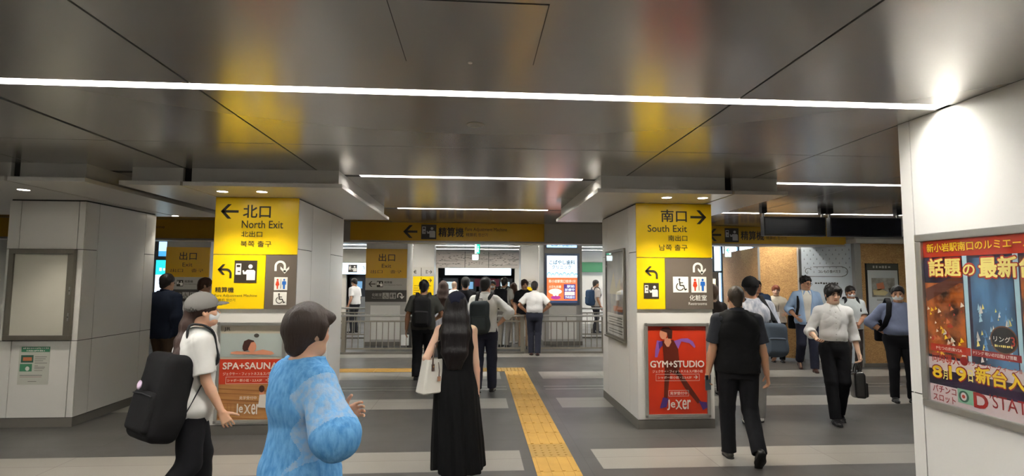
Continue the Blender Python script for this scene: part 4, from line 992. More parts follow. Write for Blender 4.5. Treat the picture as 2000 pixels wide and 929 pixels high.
F.text('lettering', M_PW, 'SPA+SAUNA', 88, 372, 552, 424, 5, .03); F.text('lettering', M_PW, 'ジェクサー・フィットネス＆スパ新小岩', 92, 448, 560, 474, 5, .008); F.text('lettering', M_PW, 'シャポー新小岩・2,3,4,5F', 130, 502, 425, 526, 5, .006); arrow_left(F, M_PW, 455, 496, 492, 528, 'lettering', 5, True)
F.line('lettering', M_PW, [(118, 486), (540, 486), (540, 540), (118, 540), (118, 486)], 2.5, 5)
for y, h_ in ((575, 8), (610, 6), (660, 10), (690, 5), (800, 8)): F.poly('poster_print', M_PWD2, [(55, y), (590, y+30), (590, y+30+h_), (55, y+h_)], 2)
for x in (140, 170, 205, 240, 275): F.line('poster_print', M_PWD2, [(x, 700), (x, 770)], 3, 3)
G(M_PSKIN, [(408, 585), (440, 560), (450, 640), (405, 690)], 4); G(M_PW, [(408, 630), (460, 625), (480, 735), (400, 730)], 5); F.disc('poster_print', M_PHAIR, 425, 582, 24, 28, 5)
F.text('lettering', M_PW, '見学受付中', 238, 640, 385, 666, 6, .008); F.text('lettering', M_PW, 'Je', 212, 700, 272, 790, 6, .02); F.text('lettering', M_PW, 'er', 345, 702, 412, 784, 6, .02); F.arc('lettering', M_PW, 268, 742, 38, 9, -65, 65, 6, 14); F.arc('lettering', M_PW, 352, 742, 38, 9, 115, 245, 6, 14); F.build(t)
# --- empty poster case and notice on the wide pillar
X0, X1, Z0, Z1, Y = -5.365, -4.648, .98, 2.023, 6.547
L = ((X0+X1)/2, Y, Z0); t = thing('poster_case', 'empty glazed poster case with a dark frame on the wide left pillar', 'display case', L)
M_CASE = mat('case_frame', (128, 122, 112), .35, metal=.6)
w = (X1-X0)/2; h_ = Z1-Z0
b = MB(); b.box(-w+.02, w-.02, -.03, 0, .02, h_-.02, mat('case_back', (236, 233, 218), .6)); b.build('back_panel', t)
for a in ((-w, w, h_-.055, h_), (-w, w, 0, .055), (-w, -w+.055, .055, h_-.055), (w-.07, w, .055, h_-.055)):
    b = MB(); b.box(a[0], a[1], -.05, 0, a[2], a[3], M_CASE, .004); b.build('frame_rail', t)
b = MB(); b.box(-w+.05, w-.065, -.042, -.038, .05, h_-.05, M_GLASS); b.build('glass', t)
for z in (.22, .52):
    b = MB(); b.box(w-.03, w-.015, -.056, -.048, z, z+.09, M_STEEL, .002); b.lathe([(.008, -.058), (.006, -.06)], (w-.022, 0, z+.045), M_DSIGN, 10, 'y'); b.build('lock', t)
X0, X1, Z0, Z1 = -5.205, -4.872, .478, .905; L = ((X0+X1)/2, 6.546, Z0)
t = thing('paper_notice', 'green headed paper notice taped below the empty poster case', 'notice', L)
b = MB(); b.box(X0-L[0], X1-L[0], -.002, 0, 0, Z1-Z0, mat('paper', (206, 206, 196), .7)); b.build('sheet', t)
M_GRN = mat('notice_green', (70, 140, 104), .6); M_GRN2 = mat('notice_dark_green', (52, 96, 80), .6); M_GTXT = mat('notice_grey', (120, 120, 112), .7); M_ORG = mat('notice_orange', (206, 120, 78), .6)
F = Face((X0-L[0], -.0022, 0), (1, 0, 0), (0, 0, 1), (190, 145, 705, 825), (X1-X0, Z1-Z0), .0006)
F.rect('print', M_GRN, 225, 148, 705, 242, 1); F.marks('print', M_SWHITE, 250, 160, 690, 190, 14, 2, 6); F.marks('print', M_SWHITE, 310, 205, 630, 233, 10, 2, 7)
F.rect('print', M_GRN2, 228, 298, 435, 432, 1); F.rect('print', M_ORG, 262, 335, 410, 400, 2); F.rect('print', M_GRN, 215, 455, 420, 590, 1); F.disc('print', M_SWHITE, 345, 540, 35, 40, 2)
for k, (y, x1) in enumerate(((325, 660), (360, 640), (395, 600), (435, 670), (485, 520), (510, 640), (535, 630), (570, 600))): F.rect('print', M_GTXT, 460, y, x1, y+9, 1)
F.rect('print', M_GTXT, 225, 656, 600, 668, 1); F.rect('print', mat('notice_rose', (180, 150, 146), .7), 225, 684, 590, 694, 1); F.rect('print', M_GTXT, 365, 764, 510, 773, 1); F.build(t)
# --- glazed poster on the inner side of the south pillar (faces -X)
t = thing('framed_poster', 'narrow looking sightseeing poster under glass on the inner side of south pillar', 'poster', (1.866, 7.02, .94))
Y0, Y1, H_ = -.47, .47, 1.16
b = MB(); b.box(-.012, 0, Y0+.02, Y1-.02, .02, H_-.02, M_WHITE); b.build('backing', t)
for a in ((Y0, Y1, H_-.03, H_), (Y0, Y1, 0, .03), (Y0, Y0+.03, .03, H_-.03), (Y1-.03, Y1, .03, H_-.03)):
    b = MB(); b.box(-.03, 0, a[0], a[1], a[2], a[3], M_CASE, .003); b.build('frame_rail', t)
b = MB(); b.box(-.05, .0, Y0, Y1, -.02, .0, M_CASE, .003); b.build('ledge', t)
F = Face((-.0122, Y1-.025, .025), (0, -1, 0), (0, 0, 1), (0, 0, 100, 130), (Y1-Y0-.05, H_-.05))
F.rect('poster_print', mat('print_sky', (150, 158, 170), .4, var=(3, (196, 200, 196))), 0, 0, 100, 66, 1); F.poly('poster_print', mat('print_cream', (206, 196, 150), .4), [(20, 60), (42, 30), (55, 58), (78, 40), (84, 66), (20, 66)], 2)
F.rect('poster_print', mat('print_slate', (104, 110, 134), .4, var=(9, (176, 170, 158))), 0, 66, 100, 96, 1); F.rect('poster_print', M_SWHITE, 0, 96, 100, 130, 1); F.rect('poster_print', M_ORG, 40, 84, 90, 92, 2)
for y in (101, 105, 109, 120, 124): F.rect('poster_print', M_GTXT, 12, y, 88, y+1.5, 2)
F.rect('poster_print', M_BROWN, 0, 113, 100, 115, 2); F.build(t)
b = MB(); b.box(-.026, -.022, Y0+.02, Y1-.02, .02, H_-.02, M_GLASS); b.build('glass', t)

# --- large colourful poster on the near right wall (faces -X), graphics measured in photograph pixels
WX = 2.963
YL, YR, ZB, ZT = 3.378, 1.72, .89, 2.012
t = thing('framed_poster', 'large colourful game parlour poster in a silver frame on the right wall', 'poster', (WX, (YL+YR)/2, ZB)); L = np.array((WX, (YL+YR)/2, ZB))
b = MB(); b.box(-.008, .002, YR-L[1]+.01, YL-L[1]-.01, .01, ZT-ZB-.01, M_WHITE); b.build('backing', t)
w = .048
for a in ((YR, YL, ZT-w, ZT), (YR, YL, ZB, ZB+w), (YR, YR+w, ZB+w, ZT-w), (YL-w, YL, ZB+w, ZT-w)):
    b = MB(); b.box(-.03, 0, a[0]-L[1], a[1]-L[1], a[2]-L[2], a[3]-L[2], M_ALU, .008); b.build('frame_rail', t)
F = Face(np.array((WX-.0085, YL, ZB))-L, (0, -1, 0), (0, 0, 1), (0, 0, YL-YR, ZT-ZB), (YL-YR, ZT-ZB), .0008)
def q(px, py):                 # photograph pixel -> metres from the poster's upper left corner
    p = at_x(px, py, WX-.0085); return (YL-p[1], ZT-p[2])
def wrect(m, px0, pt, pb, px1, lay, part='poster_print'):
    a = q(px0, pt); c = q(px0, pb); r = q(px1, 600)[0]; F.rect(part, m, a[0], a[1], r, c[1], lay)
def wtext(m, body, px0, pt, pb, px1, lay, bold=.02, outline=None):
    a = q(px0, pt); c = q(px0, pb); r = q(px1, (pt+pb)/2)[0]
    if outline is not None: F.text('lettering', outline[0], body, a[0]-.004, a[1]-.004, r+.004, c[1]+.004, lay, bold+outline[1]); lay += 1.5
    F.text('lettering', m, body, a[0], a[1], r, c[1], lay, bold)
M_PYEL = mat('print_gold', (244, 204, 40), .3); M_PYE2 = mat('print_pale_gold', (250, 232, 130), .3); M_PR = mat('print_red', (190, 52, 30), .3); M_PNV = mat('print_navy', (28, 26, 44), .3, var=(7, (60, 40, 70))); M_PCR = mat('print_crimson', (160, 36, 34), .3)
M_PFIRE = mat('print_ember', (52, 30, 28), .3, var=(9, (196, 104, 40))); M_PICE = mat('print_ice', (24, 30, 48), .3, var=(6, (86, 134, 176), (1, 1, .35))); M_PBEAM = mat('print_beam', (176, 214, 226), .3); M_PPINK = mat('print_pale_pink', (226, 208, 208), .3)
w_in = YL-YR-.045
F.rect('poster_print', M_PNV, .045, .045, w_in, ZT-ZB-.045, 1)
F.rect('poster_print', M_PR, .045, .045, w_in, .155, 2)
a0 = q(1815, 560)[0]; b0 = q(1884, 600)[0]; c0 = q(1899, 600)[0]; d0 = q(1983, 600)[0]
F.rect('poster_print', M_PFIRE, .05, .32, b0, .78, 2); F.rect('poster_print', M_PICE, c0, .17, d0, .80, 2); F.rect('poster_print', M_PFIRE, d0+.04, .17, d0+.34, .80, 2); F.rect('poster_print', M_PICE, d0+.38, .17, w_in, .80, 2)
F.poly('poster_print', mat('print_brown', (96, 52, 40), .3), [(.05, .36), (b0-.03, .27), (b0, .31), (.06, .44)], 3)
for x in (b0+.004, d0+.004): F.poly('poster_print', M_PBEAM, [(x, .155), (x+.03, .155), (x+.026, .80), (x+.004, .80)], 3)
for k in range(46):             # sparks and shards scattered over the pictures
    rr = random.Random(k); x = .06+rr.random()*(b0-.07); y = .45+rr.random()*.32; r_ = .006+rr.random()*.016
    F.poly('poster_print', (M_PYEL, M_ORG, M_PR, M_PW)[k % 4], [(x, y-r_), (x+r_*1.2, y+r_*.3), (x-r_*.4, y+r_*.9)], 4)
    x = c0+.01+rr.random()*(d0-c0-.03); y = .46+rr.random()*.31
    F.poly('poster_print', (M_PBEAM, mat('print_sky_blue', (96, 150, 200), .3), M_PYE2, M_PW)[k % 4], [(x, y-r_*1.5), (x+r_*.7, y+r_*.6), (x-r_*.5, y+r_)], 4)
wtext(M_PYEL, '新小岩駅南口のルミエール', 1811, 477, 493, 2019, 5, .025, (M_PCR, .02))
wtext(M_PYE2, '話題', 1815, 506, 539, 1877, 6, .03, (M_PR, .035)); F.disc('poster_print', M_PR, *q(1894, 526), .042, .042, 4); wtext(M_PYE2, 'の', 1882, 517, 537, 1905, 6, .03, (M_PR, .03)); wtext(M_PYE2, '最新台', 1913, 503, 541, 2030, 6, .03, (M_PR, .035))
e = q(1962, 664); F.disc('poster_print', M_BLACK, e[0], e[1], .078, .075, 5); F.arc('poster_print', mat('print_bronze', (120, 70, 40), .3), e[0], e[1], .075, .007, 0, 360, 6, 36)
wtext(M_PW, 'リング', 1942, 655, 666, 1975, 7, .01); wtext(M_PR, '3', 1976, 658, 676, 1984, 7, .02); F.marks('poster_print', M_PYE2, e[0]-.055, e[1]+.028, e[0]+.05, e[1]+.042, 9, 7, 8)
wrect(M_PR, 1819, 669, 683, 1892, 5); wtext(M_PW, 'P七つの約束V2A', 1830, 674, 681, 1880, 6, .01); wrect(M_PCR, 1899, 681, 694, 1990, 5); wtext(M_PW, 'Pリング 呪いの7日間3 LT搭載', 1902, 684, 691, 1987, 6, .01)
F.rect('poster_print', M_PPINK, .045, .795, w_in, .868, 3)
wtext(M_PR, '同時導入', 1822, 687, 704, 1874, 5, .02); e = q(1884, 705); F.disc('poster_print', M_PCR, e[0], e[1], .027, .027, 5); wtext(M_PR, 'PフィーバークィーンⅡ', 1893, 704, 713, 1996, 5, .015)
F.rect('poster_print', M_PNV, .045, .868, w_in, .965, 4)
wtext(M_PYEL, '8', 1823, 712, 734, 1841, 6, .03, (M_PCR, .03)); wtext(M_PYE2, '月', 1843, 722, 739, 1852, 6, .02); wtext(M_PYEL, '19', 1855, 714, 739, 1888, 6, .03, (M_PCR, .03)); wtext(M_PYE2, '日', 1892, 722, 744, 1901, 6, .02); wtext(M_PYEL, '新台入替', 1907, 716, 746, 2040, 6, .03, (M_PCR, .03))
F.rect('poster_print', M_PPINK, .045, .965, w_in, ZT-ZB-.045, 3)
wtext(M_PCR, 'パチンコ', 1823, 749, 762, 1868, 5, .02); wtext(M_PCR, 'スロット', 1824, 766, 779, 1867, 5, .02)
wrect(mat('print_mint', (140, 190, 160), .3), 1871, 757, 784, 1897, 5); e = q(1884, 774); F.disc('poster_print', M_GRN2, e[0], e[1], .034, .034, 6); F.disc('poster_print', M_PPINK, e[0], e[1], .020, .024, 7); F.disc('poster_print', M_PR, e[0], e[1], .011, .011, 8)
wtext(M_PCR, 'D', 1903, 766, 793, 1930, 5, .045); wtext(M_PCR, "’STATION", 1933, 769, 794, 2065, 5, 0); F.build(t)
b = MB(); b.box(-.022, -.019, YR-L[1]+.02, YL-L[1]-.02, .02, ZT-ZB-.02, M_GLASS); b.build('glass', t)

# --- overhead beam signs
def beam_sign(label, X0, X1, gfx):
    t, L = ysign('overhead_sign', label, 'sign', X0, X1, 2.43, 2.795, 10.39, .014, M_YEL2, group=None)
    F = Face((X0-L[0], -.0006, 0), (1, 0, 0), (0, 0, 1), (X0, 0, X1, .365), (X1-X0, .365)); gfx(F); F.build(t)
def g_mid(F, x=0.0):
    arrow_left(F, M_INK, x-1.41, .055, x-1.14, .305); fare_picto(F, M_INK, M_LGREY, x-1.067, .04, x-.776, .325)
    F.text('lettering', M_INK, '精算機', x-.73, .095, x-.25, .275, bold=.02); F.text('lettering', M_INK, 'Fare Adjustment Machine', x-.214, .09, x+.60, .175, bold=0); F.text('lettering', M_INK, '精算机 정산기', x-.20, .195, x+.22, .265, bold=0)
beam_sign('yellow overhead fare adjustment sign between the two pillars', -2.42, 1.336, g_mid)
beam_sign('yellow overhead sign right of the south pillar partly behind dark boards', 3.2, 7.62, lambda F: g_mid(F, 6.065))
beam_sign('yellow overhead sign between the wide pillar and the north pillar', -9.4, -3.4, lambda F: F.text('lettering', M_INK, 'Fare Adjustment Machine', -7.0, .11, -5.85, .19, bold=0))
# --- dark hanging display boards
for i, (xa, xb, lb) in enumerate(((4.29, 5.255, 'left dark hanging display board above the right hand crowd'), (5.33, 6.46, 'right dark hanging display board next to the near wall'))):
    t = thing('hanging_display', lb, 'display', ((xa+xb)/2, 7.7, 2.37)); w = (xb-xa)/2
    b = MB(); b.box(-w, w, -.05, .05, 0, .29, mat('display_case', (36, 36, 40), .35), .008); b.build('housing', t); b = MB(); b.box(-w+.02, w-.02, -.053, -.049, .02, .27, mat('display_dark', (24, 26, 38), .2)); b.build('screen', t)
    for sx in (-w+.02, w-.02):
        b = MB(); b.tube([(sx, 0, .0), (sx, 0, CZ-2.37)], .018, M_STEEL, 10); b.build('hanger_rod', t)
        b = MB(); b.box(sx-.04, sx+.04, -.04, .04, .34, .43, M_BLACK, .004); b.build('clamp', t)
# --- signs on the far pillars
def far_exit(X0, X1, label, label2, label3):
    Y = 13.9
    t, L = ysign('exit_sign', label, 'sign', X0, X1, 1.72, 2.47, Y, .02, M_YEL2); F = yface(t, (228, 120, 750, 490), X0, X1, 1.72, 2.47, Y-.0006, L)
    F.text('lettering', M_INK, '出口', 390, 182, 596, 278, bold=.01); F.text('lettering', M_INK, 'Exit', 430, 312, 550, 360, bold=0); F.text('lettering', M_INK, '出口　출구', 292, 388, 684, 430, bold=0); F.build(t)
    t, L = ysign('direction_sign', label2, 'sign', X0, X1, 1.42, 1.712, Y, .02, M_LGREY); F = yface(t, (218, 492, 745, 632), X0, X1, 1.42, 1.712, Y-.0006, L)
    arrow_left(F, M_INK, 258, 528, 348, 596); fare_picto(F, M_INK, M_SWHITE, 364, 524, 442, 600); F.text('lettering', M_INK, '精算機', 458, 526, 558, 556, bold=.01); F.text('lettering', M_INK, 'Fare Adjustment Machine', 458, 566, 685, 582, bold=0); F.build(t)
    t, L = ysign('direction_sign', label3, 'sign', X0, X1, 1.115, 1.412, Y, .02, M_DSIGN); F = yface(t, (215, 634, 742, 786), X0, X1, 1.115, 1.412, Y-.0006, L)
    F.text('lettering', M_LGREY, '化粧室', 302, 674, 428, 716, bold=.01); F.text('lettering', M_LGREY, 'Restrooms', 302, 728, 428, 744, bold=0); wheel_picto(F, 436, 668, 518, 748, bg=M_LGREY); toilet_picto(F, 528, 668, 608, 748, bg=M_LGREY, cw=M_DSIGN, cm=M_DSIGN); u_turn(F, M_SWHITE, 624, 668, 714, 750); F.build(t)
far_exit(-2.82, -1.775, 'yellow exit sign coloured for dim light on the far pillar behind the fence', 'light grey fare machine sign on the far pillar behind the fence', 'charcoal restroom sign on the far pillar behind the fence')
far_exit(-7.755, -6.70, 'yellow exit sign coloured for dim light glimpsed left of the north pillar', 'light grey fare machine sign glimpsed left of the north pillar', 'charcoal restroom sign glimpsed left of the north pillar')
# --- lit clinic advertisement
t, L = ysign('digital_display', 'lit clinic advertisement screen on the far right pillar', 'display', 1.80, 2.72, 1.04, 2.39, 13.88, .04, mat('screen_frame', (106, 118, 142), .3, metal=.4), panel='frame')
def em(name, c, e): return mat(name, c, .4, emit=e*.30)
F = yface(t, (772, 362, 1056, 785), 1.855, 2.655, 1.10, 2.33, 13.878, L); SW, SO = em('screen_white', (214, 234, 252), 1.5), em('screen_orange', (244, 120, 70), .95); ST, SP, SN = em('screen_teal', (30, 96, 110), .1), em('screen_pink', (250, 214, 196), 1.2), em('screen_indigo', (96, 70, 140), .7)
F.rect('screen', SW, 772, 362, 1056, 560, 1); F.rect('screen', SO, 772, 560, 1056, 765, 1); F.rect('screen', em('screen_blue_bar', (70, 84, 120), .6), 772, 765, 1056, 785, 1)
F.text('screen_lettering', ST, 'こばやし歯科', 796, 402, 1034, 442, 3, .02); F.text('screen_lettering', ST, 'クリニック', 820, 448, 1000, 482, 3, .015)
for k in range(8): F.disc('screen', em('screen_wave', (110, 170, 190), 1.0), 792+k*36, 530+(k % 2)*10, 17, 20, 2, 14); F.disc('screen', SW, 792+k*36, 534+(k % 2)*10, 12, 15, 3, 14)
F.text('screen_lettering', SP, '新小岩駅南口徒歩1分', 790, 578, 1042, 606, 3, .01); F.text('screen_lettering', SP, '土日も診療', 790, 630, 905, 655, 3, .01); F.disc('screen', SP, 850, 685, 62, 26, 2); F.disc('screen', em('screen_magenta', (170, 60, 140), 1.0), 855, 738, 46, 18, 2); F.disc('screen', SP, 840, 712, 14, 14, 3); F.disc('screen', SP, 868, 712, 14, 14, 3)
F.rect('screen', SN, 930, 618, 1040, 752, 2); F.rect('screen', SP, 938, 686, 1032, 718, 3); F.text('screen_lettering', SW, '駅前', 960, 626, 1030, 650, 3, .01); F.text('screen_lettering', SW, '診療中', 940, 656, 1030, 680, 3, .01); F.text('screen_lettering', SW, '予約受付', 940, 724, 1032, 746, 3, .01); F.build(t)
t, L = ysign('digital_display', 'upper edge display strip above the lit clinic screen', 'display', 1.83, 2.67, 2.53, 2.76, 13.88, .04, mat('screen_frame', (106, 118, 142), .3, metal=.4), panel='frame')
F = yface(t, (0, 0, 100, 30), 1.85, 2.65, 2.545, 2.745, 13.878, L); F.rect('screen', em('screen_pale_blue', (150, 196, 240), 2.0), 0, 0, 100, 30, 1); F.text('screen_lettering', ST, 'こばやし歯科', 15, 4, 85, 26, 2, .01); F.build(t)
# --- green emergency exit lamps
def exit_lamp(x, y, z, w, h_, label, arrow=False):
    t = thing('emergency_exit_lamp', label, 'exit lamp', (x, y, z)); b = MB(); b.box(-w/2-.015, w/2+.015, 0, .06, -.015, h_+.015, M_WHITE, .006); b.build('housing', t); b = MB(); b.tube([(0, .03, h_), (0, .03, CZ-z)], .012, M_STEEL, 8); b.build('hanger_rod', t)
    F = Face((-w/2, -.001, 0), (1, 0, 0), (0, 0, 1), (0, 0, 100, 100*h_/w), (w, h_)); g = 100*h_/w; EG, EW = em('exit_green', (20, 190, 140), 2.2), em('exit_white', (236, 255, 246), 2.6)
    F.rect('lit_face', EW if arrow else EG, 0, 0, 100, g, 1)
    if arrow: arrow_left(F, EG, 15, g*.3, 85, g*.7, 'lit_face', 2)
    else: F.rect('lit_face', EW, 0, 0, 38, g, 2); F.disc('lit_face', EW, 68, g*.24, 8, 8, 2); F.poly('lit_face', EW, [(58, g*.36), (76, g*.36), (84, g*.55), (72, g*.6), (80, g*.9), (70, g*.9), (62, g*.66), (50, g*.86), (44, g*.78), (58, g*.58)], 2)
    F.build(t)
    if not arrow and h_ > .3: pass
exit_lamp(.03, 14.5, 2.40, .13, .25, 'green hanging exit lamp between fare map and yellow beam'); 
t = thing('lamp_box', 'small white lit panel just below the green hanging exit lamp', 'lamp', (-.02, 14.6, 2.22)); b = MB(); b.box(-.09, .09, 0, .04, 0, .16, M_WHITE, .004); b.build('housing', t); b = MB(); b.box(-.08, .08, -.003, .0, .01, .15, em('panel_white', (230, 246, 246), 2.2)); b.build('lit_face', t)
exit_lamp(6.33, 13.0, 2.30, .15, .32, 'white exit lamp with green arrow near the bright window', True)
# --- ticket wall: fare map, lit canopy, signs, ticket hall
t, L = ysign('fare_map', 'wide pale railway fare map above the ticket counter', 'map', -1.66, 1.70, 2.14, 2.76, 20.55, .05, mat('map_paper', (190, 180, 172), .5))
F = yface(t, (0, 0, 340, 62), -1.66, 1.70, 2.14, 2.76, 20.548, L); rr = random.Random(3)
for k in range(26):
    x, y = rr.random()*300, 8+rr.random()*46; F.line('map_lines', M_GTXT, [(x, y), (x+15+rr.random()*40, y), (x+25+rr.random()*40, y+rr.uniform(-6, 6))], 1.0, 2)
for k in range(90): x, y = 5+rr.random()*325, 5+rr.random()*50; F.rect('map_lines', M_DSIGN if k % 3 else M_BROWN, x, y, x+4+rr.random()*5, y+1.6, 3)
F.rect('map_lines', M_DSIGN, 124, 0, 126, 62, 2); F.rect('map_lines', M_DSIGN, 216, 0, 218, 62, 2); F.build(t)
def lit_sign(name, label, X0, X1, Z0, Z1, Y, c, e, gfx=None):
    t, L = ysign(name, label, 'sign', X0, X1, Z0, Z1, Y, .12, M_WHITE, panel='housing'); F = yface(t, (0, 0, 100, 100*(Z1-Z0)/(X1-X0)), X0, X1, Z0, Z1, Y-.001, L); F.rect('lit_face', em('lit_'+name+'_%d' % c[0], c, e), 0, 0, 100, 100*(Z1-Z0)/(X1-X0), 1)
    if gfx: gfx(F, 100*(Z1-Z0)/(X1-X0))
    F.build(t); return t
lit_sign('lit_sign', 'long bright white sign over the ticket counter', -1.17, 1.34, 1.86, 2.12, 20.4, (214, 240, 250), 3.0)
lit_sign('lit_sign', 'bright ticket sign glimpsed at left between pillar and exit sign', -5.1, -3.0, 1.87, 2.29, 20.47, (206, 232, 250), 2.6, lambda F, h_: (fare_picto(F, M_DSIGN, M_SWHITE, 14, 3, 30, h_-3), F.text('lettering', M_DSIGN, 'きっぷうりば', 38, 4, 92, h_-5, 2, .01)))
cnt = thing('ticket_counter', 'grey ticket counter with dark ticket machines below the fare map', 'counter', (-.2, 21.2, 0))
b = MB(); b.box(-4.7, 1.7, -.2, .5, 0, 1.0, mat('counter_grey', (120, 122, 124), .5), .01); b.build('counter_front', cnt)
M_TM = mat('ticket_machine_dark', (66, 72, 84), .4)
for i in range(9):
    x = -4.4+i*.72; b = MB(); b.box(x-.3, x+.3, .0, .5, 1.0, 1.75, M_TM, .01); m_ = b.build('ticket_machine', cnt); b = MB(); b.box(x-.18, x+.18, -.006, .0, 1.32, 1.6, em('machine_screen_%d' % (i % 3), ((120, 170, 210), (90, 120, 170), (190, 210, 220))[i % 3], .7)); b.build('screen', m_)
t, L = ysign('banner', 'dark red banner at the back of the ticket hall', 'banner', -.05, .92, 1.42, 1.72, 21.1, .02, mat('banner_maroon', (120, 40, 66), .5)); 
t, L = ysign('direction_sign', 'white and yellow two part direction sign left of the fare map', 'sign', -1.86, -1.25, 1.06, 2.06, 16.0, .03, M_YEL)
F = yface(t, (845, 348, 1112, 730), -1.86, -1.25, 1.06, 2.06, 15.998, L); F.rect('white_band', M_LGREY, 845, 348, 1112, 455, 1); F.line('lettering', M_INK, [(950, 360), (950, 450)], 7, 2); arrow_left(F, M_INK, 850, 385, 885, 425); F.text('lettering', M_INK, '北', 862, 380, 890, 425); F.text('lettering', M_INK, '南口', 1008, 380, 1035, 426); arrow_left(F, M_INK, 1045, 385, 1090, 425, flip=True); F.line('lettering', M_INK, [(950, 470), (950, 700)], 6, 2); arrow_left(F, M_INK, 1040, 480, 1088, 522, flip=True)
for k in range(6): F.rect('lettering', M_INK, 970, 560+k*25, 1080-(k % 3)*20, 565+k*25, 2); F.rect('lettering', M_INK, 860, 560+k*25, 930-(k % 2)*15, 565+k*25, 2)
F.build(t)
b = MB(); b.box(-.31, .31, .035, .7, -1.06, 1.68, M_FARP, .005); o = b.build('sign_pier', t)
t, L = ysign('direction_sign', 'small yellow left arrow sign near the clinic screen', 'sign', 1.40, 1.80, .95, 1.72, 16.0, .03, M_YEL)
F = yface(t, (575, 490, 685, 700), 1.40, 1.80, .95, 1.72, 15.998, L); F.rect('white_band', M_LGREY, 575, 490, 685, 556, 1); arrow_left(F, M_INK, 586, 508, 612, 534); F.text('lettering', M_INK, '北口', 618, 505, 642, 536); arrow_left(F, M_INK, 584, 570, 616, 596); F.build(t)
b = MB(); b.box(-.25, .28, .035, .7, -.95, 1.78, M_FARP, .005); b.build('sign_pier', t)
# glimpses left: turquoise screens
t, L = ysign('digital_display', 'tall turquoise and white lit poster behind the wide left pillar', 'display', -8.35, -7.78, .9, 2.18, 14.5, .06, M_DSIGN, panel='frame'); F = yface(t, (0, 0, 50, 130), -8.33, -7.80, .92, 2.16, 14.498, L); F.rect('screen', em('screen_turquoise', (40, 180, 190), 1.6), 0, 0, 50, 40, 1); F.rect('screen', SW, 0, 40, 50, 130, 1); F.marks('screen', SP, 8, 20, 44, 30, 4, 2, 9); F.rect('screen', SP, 6, 92, 46, 100, 2); F.disc('screen', ST, 30, 112, 8, 10, 2); F.build(t)
t, L = ysign('digital_display', 'small blue screen high up behind the wide left pillar', 'display', -8.3, -7.72, 2.24, 2.66, 14.5, .06, M_DSIGN, panel='frame'); F = yface(t, (0, 0, 50, 40), -8.28, -7.74, 2.26, 2.64, 14.498, L); F.rect('screen', em('screen_pale_blue', (150, 196, 240), 2.0), 0, 0, 50, 40, 1); F.rect('screen', em('screen_mid_blue', (70, 150, 210), 1.4), 0, 26, 50, 40, 2); F.build(t)
# hoarding print: droplet pattern and caption bubble on the white panel
P0, P1 = np.array((6.92, 10.93, 0)), np.array((7.62, 10.30, 0)); D = (P1-P0)/np.linalg.norm(P1-P0)
t = thing('hoarding_print', 'dotted print with rounded caption on the white hoarding', 'print', tuple(P0)); NB = np.array((D[1], -D[0], 0))
F = Face(NB*.002, D, (0, 0, 1), (640, 300, 1005, 1285), (LW, 2.46), .0008); M_PD = mat('hoarding_dots', (150, 158, 164), .5)
for r_ in range(6):
    for c_ in range(8): x, y = 665+c_*45+(r_ % 2)*22, 345+r_*36; F.poly('dots', M_PD, [(x-4, y+8), (x, y-9), (x+5, y+7), (x, y+11)], 2) if x < 1000 else None
for rr_ in (1, ):
    F.line('caption', M_DSIGN, [(730, 486), (930, 486)], 4, 2); F.line('caption', M_DSIGN, [(690, 566), (930, 568)], 4, 2); F.arc('caption', M_DSIGN, 928, 527, 38, 4.5, -90, 90, 2, 14); F.arc('caption', M_DSIGN, 692, 520, 22, 4, 20, 260, 2, 14)
F.text('caption', M_DSIGN, 'コレもう食べた？', 762, 512, 915, 538, 3, .012); F.marks('caption', M_DSIGN, 735, 614, 905, 632, 9, 3, 5); F.build(t)
# framed poster on the chipboard
X0, X1, Z0, Z1, Y = 7.84, 8.535, .93, 2.06, 10.245
t, L = ysign('framed_poster', 'black framed white poster with a food photo on the chipboard hoarding', 'poster', X0, X1, Z0, Z1, Y, .03, M_BLACK, panel='frame', bev=.004)
F = yface(t, (1062, 440, 1295, 800), X0, X1, Z0, Z1, Y-.0006, L); F.rect('poster_print', mat('print_olive', (70, 72, 62), .4), 1068, 445, 1290, 482, 1); F.marks('poster_print', M_LGREY, 1110, 454, 1240, 472, 6, 2, 4); F.rect('poster_print', mat('print_paper', (206, 210, 212), .4), 1072, 484, 1286, 790, 1)
F.rect('poster_print', mat('print_grey_photo', (160, 158, 150), .4, var=(8, (120, 116, 108))), 1098, 534, 1262, 655, 2); F.poly('poster_print', mat('print_terracotta', (190, 118, 84), .4), [(1130, 570), (1180, 560), (1190, 600), (1140, 615)], 3); F.poly('poster_print', mat('print_sand', (206, 190, 140), .4), [(1105, 610), (1160, 600), (1215, 625), (1190, 645), (1110, 642)], 3); F.poly('poster_print', M_DSIGN, [(1215, 600), (1258, 590), (1255, 620), (1220, 625)], 3)
for y in (668, 675): F.rect('poster_print', M_GTXT, 1130, y, 1230, y+3, 2)
F.build(t)
for k, a in enumerate(((X0-.02, X0+.02), (X1-.02, X1+.02))): pass
